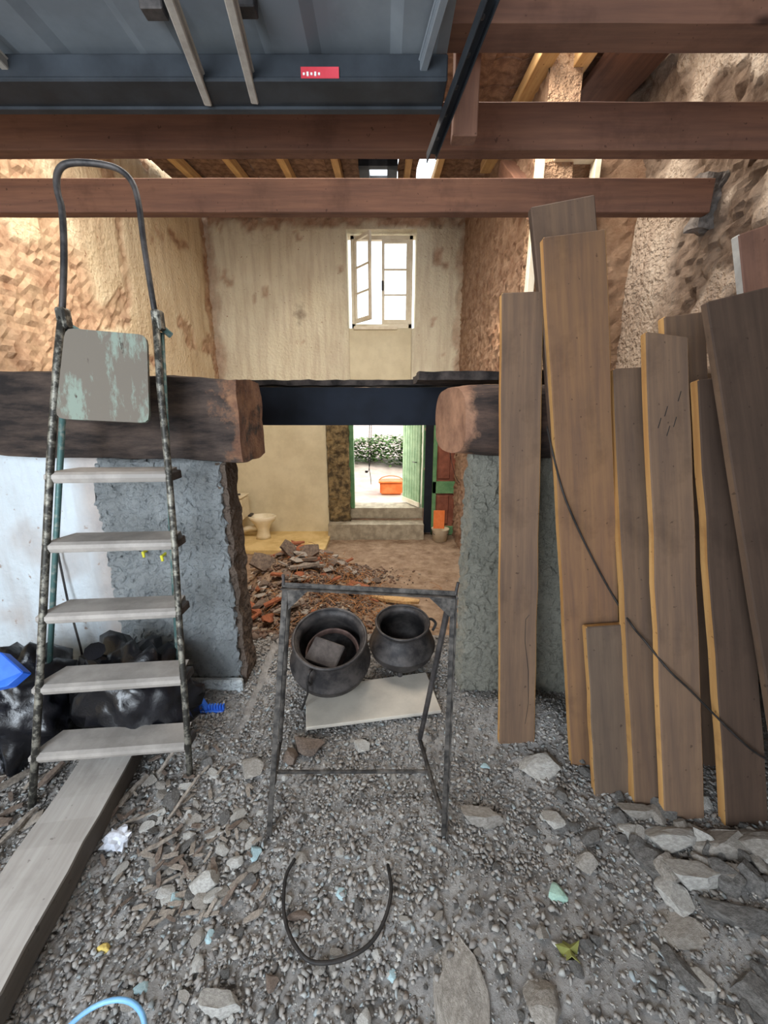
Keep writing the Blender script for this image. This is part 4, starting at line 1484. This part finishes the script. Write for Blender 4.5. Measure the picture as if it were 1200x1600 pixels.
def strip(me, px, py, L, ang, label, group=None, name='wood_splinter', cat='splinter', lift=.012, tilt=0.0, ws=1.0):
    p = atZ(px, py, 0)
    o = bpy.data.objects.new(name, me)
    mw = Matrix.Translation((p.x, p.y, gz(p.x, p.y) + lift)) @ Matrix.Rotation(ang, 4, 'Z') @ Matrix.Rotation(tilt, 4, 'Y') @ Matrix.Diagonal((L, L * ws, L * ws, 1))
    link(o, None, mw)
    return tag(o, label, cat, group)


strip(SL[0], 203, 1250, .17, 1.25, 'flat grey wooden lath leaning beside the timber end', ws=1.6, tilt=-.1)
strip(SL[1], 290, 1255, .16, 1.2, 'thin straw-coloured stick just below the ladder foot', tilt=-.3, lift=.04)
strip(SL[2], 248, 1325, .12, .65, 'pale stick lying over the flat grey shard', lift=.03, ws=1.4)
strip(SL[0], 250, 1380, .12, .6, 'light stick in the gravel between shard and blue chip')
strip(SL[1], 275, 1418, .13, .7, 'light bent stick just below the pale blue shard')
strip(SL[2], 218, 1285, .12, .5, 'thin curved stick next to crumpled paper', lift=.02)
strip(SL[0], 30, 1300, .14, 1.45, 'upright pale splinter outside the grey timber', lift=.03, ws=2)
strip(SL[1], 268, 1200, .13, 1.0, 'bundle of straw-coloured wood at the ladder foot', lift=.05, tilt=-.6, ws=1.5)
for k in range(130):
    px, py = rng.gauss(275, 75), rng.uniform(1120, 1440)
    if px < 190 + (1180 - py) * .45 or px > 420: continue
    strip(rng.choice(SM_), px, py, rng.uniform(.022, .06), rng.uniform(0, 3.14), 'small flat wood chip scattered in the gravel by the ladder', 'wood chips by the ladder foot',
          'wood_chip', 'wood chip', lift=rng.uniform(.01, .025), tilt=rng.uniform(-.4, .4))
for k in range(40):
    px, py = rng.uniform(-40, 110), rng.uniform(1200, 1400)
    if px > 120 - (py - 1185) * .62: continue
    strip(rng.choice(SM_ + SL), px, py, rng.uniform(.05, .12), rng.uniform(0, 3.14), 'brown splinter in the dark corner outside the grey timber', 'splinters outside the grey timber',
          'wood_chip', 'wood chip', lift=rng.uniform(.01, .03), tilt=rng.uniform(-.4, .4))

for k in range(60):
    px, py = rng.gauss(285, 60), rng.uniform(1210, 1430)
    if px < 190 + (1180 - py) * .45 or px > 400: continue
    p = atZ(px, py, 0)
    s = rng.uniform(.016, .032)
    o = bpy.data.objects.new('stone_flake', rng.choice(RK[rng.choice(['stone', 'stone_w', 'stone_l'])]))
    link(o, None, Matrix.Translation((p.x, p.y, gz(p.x, p.y) + s * .4)) @ Matrix.Rotation(rng.uniform(0, 6), 4, 'Z') @ Matrix.Rotation(rng.uniform(-.5, .5), 4, 'X') @ Matrix.Diagonal((s * 1.2, s * .8, s * .3, 1)))
    tag(o, 'flat stone flake lying among the wood chips by the ladder', 'stone', 'stone flakes among the wood chips')
# medium loose stones
for k in range(190):
    px, py = rng.uniform(120, 1200), 1080 + 520 * rng.random() ** .9
    p = atZ(px, py, 0)
    if p.x < -.9 or p.y > 2.1 or (p.x > .5 and p.y > 1.75 - .45 * p.x + .2): continue
    if 470 < px < 700 and py < 1145: continue
    s = rng.choice([.008, .010, .012, .016]) * rng.uniform(.8, 1.25)
    mk = rng.choice(['stone', 'stone', 'stone_w', 'stone_l'])
    o = bpy.data.objects.new('loose_stone', rng.choice(RK[mk]))
    mw = Matrix.Translation((p.x, p.y, gz(p.x, p.y) + s * .5)) @ Matrix.Rotation(rng.uniform(0, 6), 4, 'Z') @ Matrix.Diagonal((s * 1.3, s, s * .8, 1))
    link(o, None, mw)
    tag(o, 'small loose stone on the open grey gravel floor', 'stone', 'small loose stones in the gravel')
# stones in the back of the heap along the plank feet
for k in range(34):
    px, py = rng.uniform(850, 1200), 0
    py = 1150 + (px - 850) * .42 + rng.uniform(-5, 130)
    p = atZ(px, py, 0.02)
    s = rng.uniform(.018, .040)
    o = bpy.data.objects.new('heap_stone', rng.choice(RK[rng.choice(['stone', 'stone_w', 'stone_l'])]))
    link(o, None, Matrix.Translation((p.x, p.y, gz(p.x, p.y) + s * .6)) @ Matrix.Rotation(rng.uniform(0, 6), 4, 'Z') @ Matrix.Diagonal((s * 1.3, s, s * .8, 1)))
    tag(o, 'fist-sized stone filling the heap along the plank feet', 'stone', 'small stones along the plank feet')


# ---- gravel stuff
def scatter(name, pts, sizes, mat, label, seed, elong=1.6):
    r = np.random.RandomState(seed)
    bm = bmesh.new()
    bmesh.ops.create_icosphere(bm, subdivisions=1, radius=1)
    base = np.array([v.co[:] for v in bm.verts])
    tri = np.array([[v.index for v in f.verts] for f in bm.faces])
    bm.free()
    T_ = []
    for _ in range(12):
        b = base * (1 + r.uniform(-.60, .45, (len(base), 1)))
        T_.append(b)
    n = len(pts)
    V = np.empty((n, 12, 3), dtype=np.float32)
    for i in range(n):
        s = sizes[i]
        q = T_[r.randint(12)] * np.array([s * r.uniform(1, elong), s, s * r.uniform(.35, .8)])
        a, b_ = r.uniform(0, 6.28), r.normal(0, .35)
        cb, sb = math.cos(b_), math.sin(b_)
        q = q @ np.array([[cb, 0, -sb], [0, 1, 0], [sb, 0, cb]])
        ca, sa = math.cos(a), math.sin(a)
        q = q @ np.array([[ca, sa, 0], [-sa, ca, 0], [0, 0, 1]])
        V[i] = q + pts[i]
    FI = (tri[None] + (np.arange(n) * 12)[:, None, None]).reshape(-1)
    me = bpy.data.meshes.new(name)
    me.vertices.add(n * 12)
    me.vertices.foreach_set('co', V.reshape(-1))
    nt = n * 20
    me.loops.add(nt * 3)
    me.loops.foreach_set('vertex_index', FI.astype(np.int32))
    me.polygons.add(nt)
    me.polygons.foreach_set('loop_start', np.arange(0, nt * 3, 3, dtype=np.int32))
    me.polygons.foreach_set('loop_total', np.full(nt, 3, dtype=np.int32))
    me.update(calc_edges=True)
    me.materials.append(mat)
    return tag(link(bpy.data.objects.new(name, me)), label, 'gravel', kind='stuff')


r_ = random.Random(12)
pts, szs = [], []
while len(pts) < 76000:
    x, y = r_.uniform(-1.75, 1.9), .15 + 2.15 * r_.random() ** .9
    d = abs(x) / (y + .5)
    if d > 1.6: continue
    dens = .45 + .55 * sm(-.3, .25, fbm((x, y, 7), 2.3)) if x > 0.1 else .9
    if r_.random() > dens: continue
    s = .0024 + .0075 * r_.random() ** 3.2
    pts.append((x, y, gz(x, y) + s * .35 + .004)); szs.append(s)
scatter('gravel', pts, szs, M['gravel'], 'loose grey gravel and rubble chips covering the floor', 1)
pts, szs = [], []
while len(pts) < 7000:
    x, y = r_.gauss(-.75, .6), r_.uniform(2.2, 5.4)
    if x < -2.3 or x > 1.0: continue
    if r_.random() > math.exp(-((x + .85) / .8) ** 2): continue
    s = .008 + .022 * r_.random() ** 2.5
    pts.append((x, y, gz(x, y) + s * .4)); szs.append(s)
scatter('debris', pts, szs, M['gravel_brown'], 'brown broken tile and earth debris sloping into the back room', 2)

# pieces of the debris heap
HB = [strip_mesh(40 + i, M[m_], w=.5, t=.2) for i, m_ in enumerate(('brick', 'brown', 'chip', 'brick'))]
rocks_ = RK['brick'] + RK['stone_w'] + RK['brown']
for k in range(120):
    x, y = r_.gauss(-.95, .42), r_.gauss(4.1, .65)
    if y < 2.6 or y > 5.3 or x > .4: continue
    if k % 3:
        s = r_.uniform(.035, .085)
        o = bpy.data.objects.new('rubble_chunk', r_.choice(rocks_))
        link(o, None, Matrix.Translation((x, y, gz(x, y) + s * .4)) @ Matrix.Rotation(r_.uniform(0, 6), 4, 'Z') @ Matrix.Rotation(r_.uniform(-.5, .5), 4, 'X') @ Matrix.Diagonal((s * 1.3, s, s * .6, 1)))
        tag(o, 'broken brick or stone chunk in the brown debris heap', 'rubble', 'chunks in the brown debris heap')
    else:
        s = r_.uniform(.12, .34)
        o = bpy.data.objects.new('broken_plank', r_.choice(HB))
        link(o, None, Matrix.Translation((x, y, gz(x, y) + .06)) @ Matrix.Rotation(r_.uniform(-.8, .8), 4, 'Z') @ Matrix.Rotation(r_.uniform(-.5, .5), 4, 'Y') @ Matrix.Diagonal((s, s * .6, s * .5, 1)))
        tag(o, 'splintered tile or board piece sticking out of the debris heap', 'rubble', 'splintered pieces in the debris heap')
for (px, py, s, a, lab) in ((415, 880, .34, .5, 'large dark tilted slab low on the outer side of the debris heap'),
                            (480, 862, .30, -.35, 'large brown broken slab crowning the debris heap'),
                            (455, 873, .26, .9, 'dark slab leaning on the crown of the debris heap')):
    p = atY(px, py, 4.35)
    o = bpy.data.objects.new('broken_slab', HB[1])
    link(o, None, Matrix.Translation((p.x, p.y, gz(p.x, p.y) + .08)) @ Matrix.Rotation(a * .4, 4, 'Z') @ Matrix.Rotation(a, 4, 'Y') @ Matrix.Rotation(.9, 4, 'X') @ Matrix.Diagonal((s, s * 1.3, s * .5, 1)))
    tag(o, lab, 'slab')
# tangle of roots and straw
bm = bmesh.new()
for k in range(420):
    x, y = r_.gauss(-.45, .33), r_.gauss(4.0, .5)
    z = gz(x, y) + .03
    a, l_ = r_.uniform(0, 3.14), r_.uniform(.06, .2)
    d = Vector((math.cos(a), math.sin(a), r_.uniform(-.2, .4))) * l_
    q = Vector((x, y, z + r_.uniform(0, .05)))
    tube(bm, [q - d * .5, q + Vector((r_.uniform(-.02, .02), 0, .02)), q + d * .5], .0035, 3, False)
tag(bobj('straw_roots', bm, M['stick']), 'tangle of brown roots and straw on the debris slope', 'straw', kind='stuff')
strip(strip_mesh(77, M['chip'], w=.1, t=.05), 700, 1180, .01, 0, 'x') if False else None
p = Vector((0.05, 4.25, gz(.05, 4.25) + .05))
o = bpy.data.objects.new('pale_board', strip_mesh(78, M['rafter'], w=.22, t=.07))
link(o, None, Matrix.Translation(p) @ Matrix.Rotation(-.25, 4, 'Z') @ Matrix.Diagonal((.75, .6, .4, 1)))
tag(o, 'pale splintered board lying at the sunny side of the debris heap', 'board')


# ================================================================== WIRES
def wire(name, pxs, r, mat, label, cat='wire', lift=.008):
    pts = []
    for px, py in pxs:
        q = atZ(px, py, 0)
        pts.append(Vector((q.x, q.y, gz(q.x, q.y) + lift)))
    return tag(bobj(name, tb(catmull(pts, 5), r, 7), mat, smooth=True), label, cat)


wire('wire_loop', [(462, 1355), (448, 1380), (444, 1420), (448, 1455), (462, 1490), (487, 1515), (530, 1512), (575, 1490), (600, 1455), (611, 1410), (606, 1365)], .0055, M['cable'],
     'dark wire loop curled on the gravel in front of the trestle', lift=.026)
bpy.context.view_layer.update()


def hit(px, py, back=.012):
    d = ray(px, py).normalized()
    ok, loc, *_ = S.ray_cast(bpy.context.evaluated_depsgraph_get(), CAM, d)
    return (loc - d * back) if ok else None


cp = []
for (px, py) in ((863, 705), (880, 770), (905, 830), (935, 890), (962, 938)):
    h_ = hit(px, py, .016)
    if h_: cp.append(h_)
for (px, py) in ((988, 978), (1008, 1002), (1045, 1047), (1080, 1080), (1150, 1150), (1190, 1182)):
    h_ = hit(px, py, .03)
    if h_: cp.append(h_)
cp = [cp[0] + Vector((-.01, .05, .09))] + cp + [cp[-1] + Vector((.12, .0, -.06))]
tag(bobj('thin_cable', tb(catmull(cp, 6), .0038, 7), M['cable'], smooth=True), 'thin black cable sagging across the leaning planks', 'cable')
rod = [atY(90, 862, 1.80), atY(105, 935, 1.78), atY(126, 1012, 1.74)]
tag(bobj('thin_rod', tb(rod + [rod[-1] + Vector((.01, -.02, -.3))], .005, 6), M['blackiron']), 'thin dark rod leaning on the pale plaster behind ladder', 'rod')

# ================================================================== BACK ROOM THINGS
# toilet
tx = atZ(412, 838, -.73)
tx = Vector((atY(410, 838, 6.55).x, 6.55, -.73))
wc = empty('toilet', tx, 'cream porcelain toilet with cistern on the raised slab in the back room', 'toilet')


def loft(rings, n=24):
    bm = bmesh.new()
    R_ = []
    for (cx, rx, ry, z) in rings:
        R_.append([bm.verts.new((tx.x + cx + rx * math.cos(2 * math.pi * k / n), tx.y + ry * math.sin(2 * math.pi * k / n), z)) for k in range(n)])
    for a, b in zip(R_, R_[1:]):
        for k in range(n):
            bm.faces.new((a[k], a[(k + 1) % n], b[(k + 1) % n], b[k]))
    bm.faces.new(R_[0][::-1])
    bm.faces.new(R_[-1])
    return bm


z0 = -.73
bobj('bowl', loft([(.02, .13, .11, z0), (.02, .12, .10, z0 + .05), (.03, .10, .09, z0 + .15), (.03, .14, .12, z0 + .25), (.03, .22, .17, z0 + .34), (.03, .245, .18, z0 + .40),
                   (.03, .235, .17, z0 + .41), (.03, .19, .13, z0 + .405), (.03, .15, .11, z0 + .33), (.03, .06, .05, z0 + .27)]), M['porcelain'], wc, smooth=True)
bobj('seat_hinge', bx((tx.x - .20, 6.47, z0 + .405), (tx.x - .14, 6.63, z0 + .44), .01), M['blackiron'], wc)
bobj('cistern', bevelled(bx((tx.x - .46, 6.40, z0 + .36), (tx.x - .26, 6.78, z0 + .74)), .02, 2), M['porcelain'], wc)
bobj('cistern_lid', bevelled(bx((tx.x - .47, 6.39, z0 + .745), (tx.x - .25, 6.79, z0 + .765)), .006), M['porcelain'], wc)
bobj('flush_button', tb([Vector((tx.x - .36, 6.6, z0 + .76)), Vector((tx.x - .36, 6.6, z0 + .79))], .025, 12), M['blackiron'], wc)
bobj('outlet_pipe', tb([Vector((tx.x - .08, 6.58, z0 + .18)), Vector((tx.x - .25, 6.60, z0 + .16)), Vector((tx.x - .42, 6.62, z0 + .10))], .05, 14), M['porcelain'], wc)
# coil of hose next to toilet
hc = Vector((tx.x - .40, 6.42, z0 + .14))
pts = [hc + Vector((.09 * math.cos(a), .004 * a, .10 * math.sin(a) + .0)) for a in [k * .35 for k in range(60)]]
tag(bobj('hose_coil', tb(pts, .009, 6), M['blackiron']), 'coil of dark hose under the toilet cistern', 'hose')

# bucket and orange tile by the panelled door
bk_ = Vector((atY(688, 830, 6.6).x, 6.62, -.80))
bu = empty('bucket', bk_, 'dusty white bucket at the foot of the panelled door', 'bucket')
bobj('body', lathe(bmesh.new(), [(0, 0), (.12, 0), (.155, .22), (.16, .225), (.148, .22), (.112, .02), (0, .02)], 24, Matrix.Translation(bk_)), M['porcelain'], bu, smooth=True)
bobj('handle', tb([bk_ + Vector((.155 * math.cos(a), .155 * math.sin(a) * .3 - .06, .20 - .09 * abs(math.sin(a)))) for a in [math.pi + math.pi * k / 12 for k in range(13)]], .004, 6), M['blackiron'], bu)
a, b = atY(678, 798, 6.55), atY(694, 826, 6.55)
tag(bobj('orange_tile', bx((a.x, 6.55, b.z), (b.x, 6.575, a.z), .003), M['orange'], None), 'orange rectangular tile propped over the white bucket', 'tile')

# hanging lead in the doorway
tp = atY(578, 640, 6.95)
pts = [Vector((tp.x, 6.97, 1.56))] + [atY(x, y, 6.95) for x, y in ((577, 680), (576, 720), (579, 745), (580, 757))]
hl = tag(bobj('hanging_cable', tb(catmull(pts, 4), .006, 6), M['cable']), 'black cable with plug hanging in the yard doorway', 'cable')
pts = [Vector((tp.x + .02, 6.97, 1.56))] + [atY(x, y, 6.95) for x, y in ((580, 680), (579, 715), (576, 735), (573, 737))]
bobj('second_strand', tb(catmull(pts, 4), .006, 6), M['cable'], hl)
pp = atY(573, 737, 6.95)
bobj('plug', bevelled(bx(pp - Vector((.03, .015, .02)), pp + Vector((.02, .015, .02))), .006), M['cable'], hl)
pts = [atY(x, y, 6.5) for x, y in ((700, 640), (702, 700), (712, 745), (724, 760))]
tag(bobj('wall_wire', tb(catmull(pts, 4), .005, 6), M['cable']), 'thin dark wire drooping over the brown panelled door', 'wire')

# yard: orange basin, plants
bs = Vector((atY(611, 778, 8.3).x, 8.3, -.30))
bsn = empty('orange_basin', bs, 'orange plastic basket standing in the bright yard outside the door', 'basket')
bobj('body', bevelled(bx(bs + Vector((-.24, -.15, 0)), bs + Vector((.24, .15, .26))), .03, 2), M['orange'], bsn)
bobj('rim', bevelled(bx(bs + Vector((-.27, -.18, .25)), bs + Vector((.27, .18, .29))), .012), M['orange'], bsn)
bobj('handle', tb([bs + Vector((.25 * math.cos(a), 0, .28 + .10 * math.sin(a))) for a in [math.pi * k / 12 for k in range(13)]], .010, 7), M['orange'], bsn)
pr_ = random.Random(4)
bm = bmesh.new()
for k in range(9):
    cx, cy = -1.3 + .42 * k + pr_.uniform(-.1, .1), 11.4 + pr_.uniform(-.5, .5)
    zc = -.31 + .10 * max(0, cy - 9)
    for j in range(420):
        a, h_ = pr_.uniform(0, 6.28), pr_.uniform(.05, .95)
        q = Vector((cx + pr_.gauss(0, .20), cy + pr_.gauss(0, .16), zc + h_ * (.6 + .05 * k)))
        d = Vector((math.cos(a), math.sin(a), pr_.uniform(-.3, .6))).normalized() * .15
        s_ = d.cross(Vector((0, 0, 1))).normalized() * .045
        bm.faces.new([bm.verts.new(q), bm.verts.new(q + d * .5 + s_), bm.verts.new(q + d), bm.verts.new(q + d * .5 - s_)])
tag(bobj('undergrowth', bm, M['plant']), 'sunlit green undergrowth along the yard beyond the open door', 'undergrowth', kind='stuff')
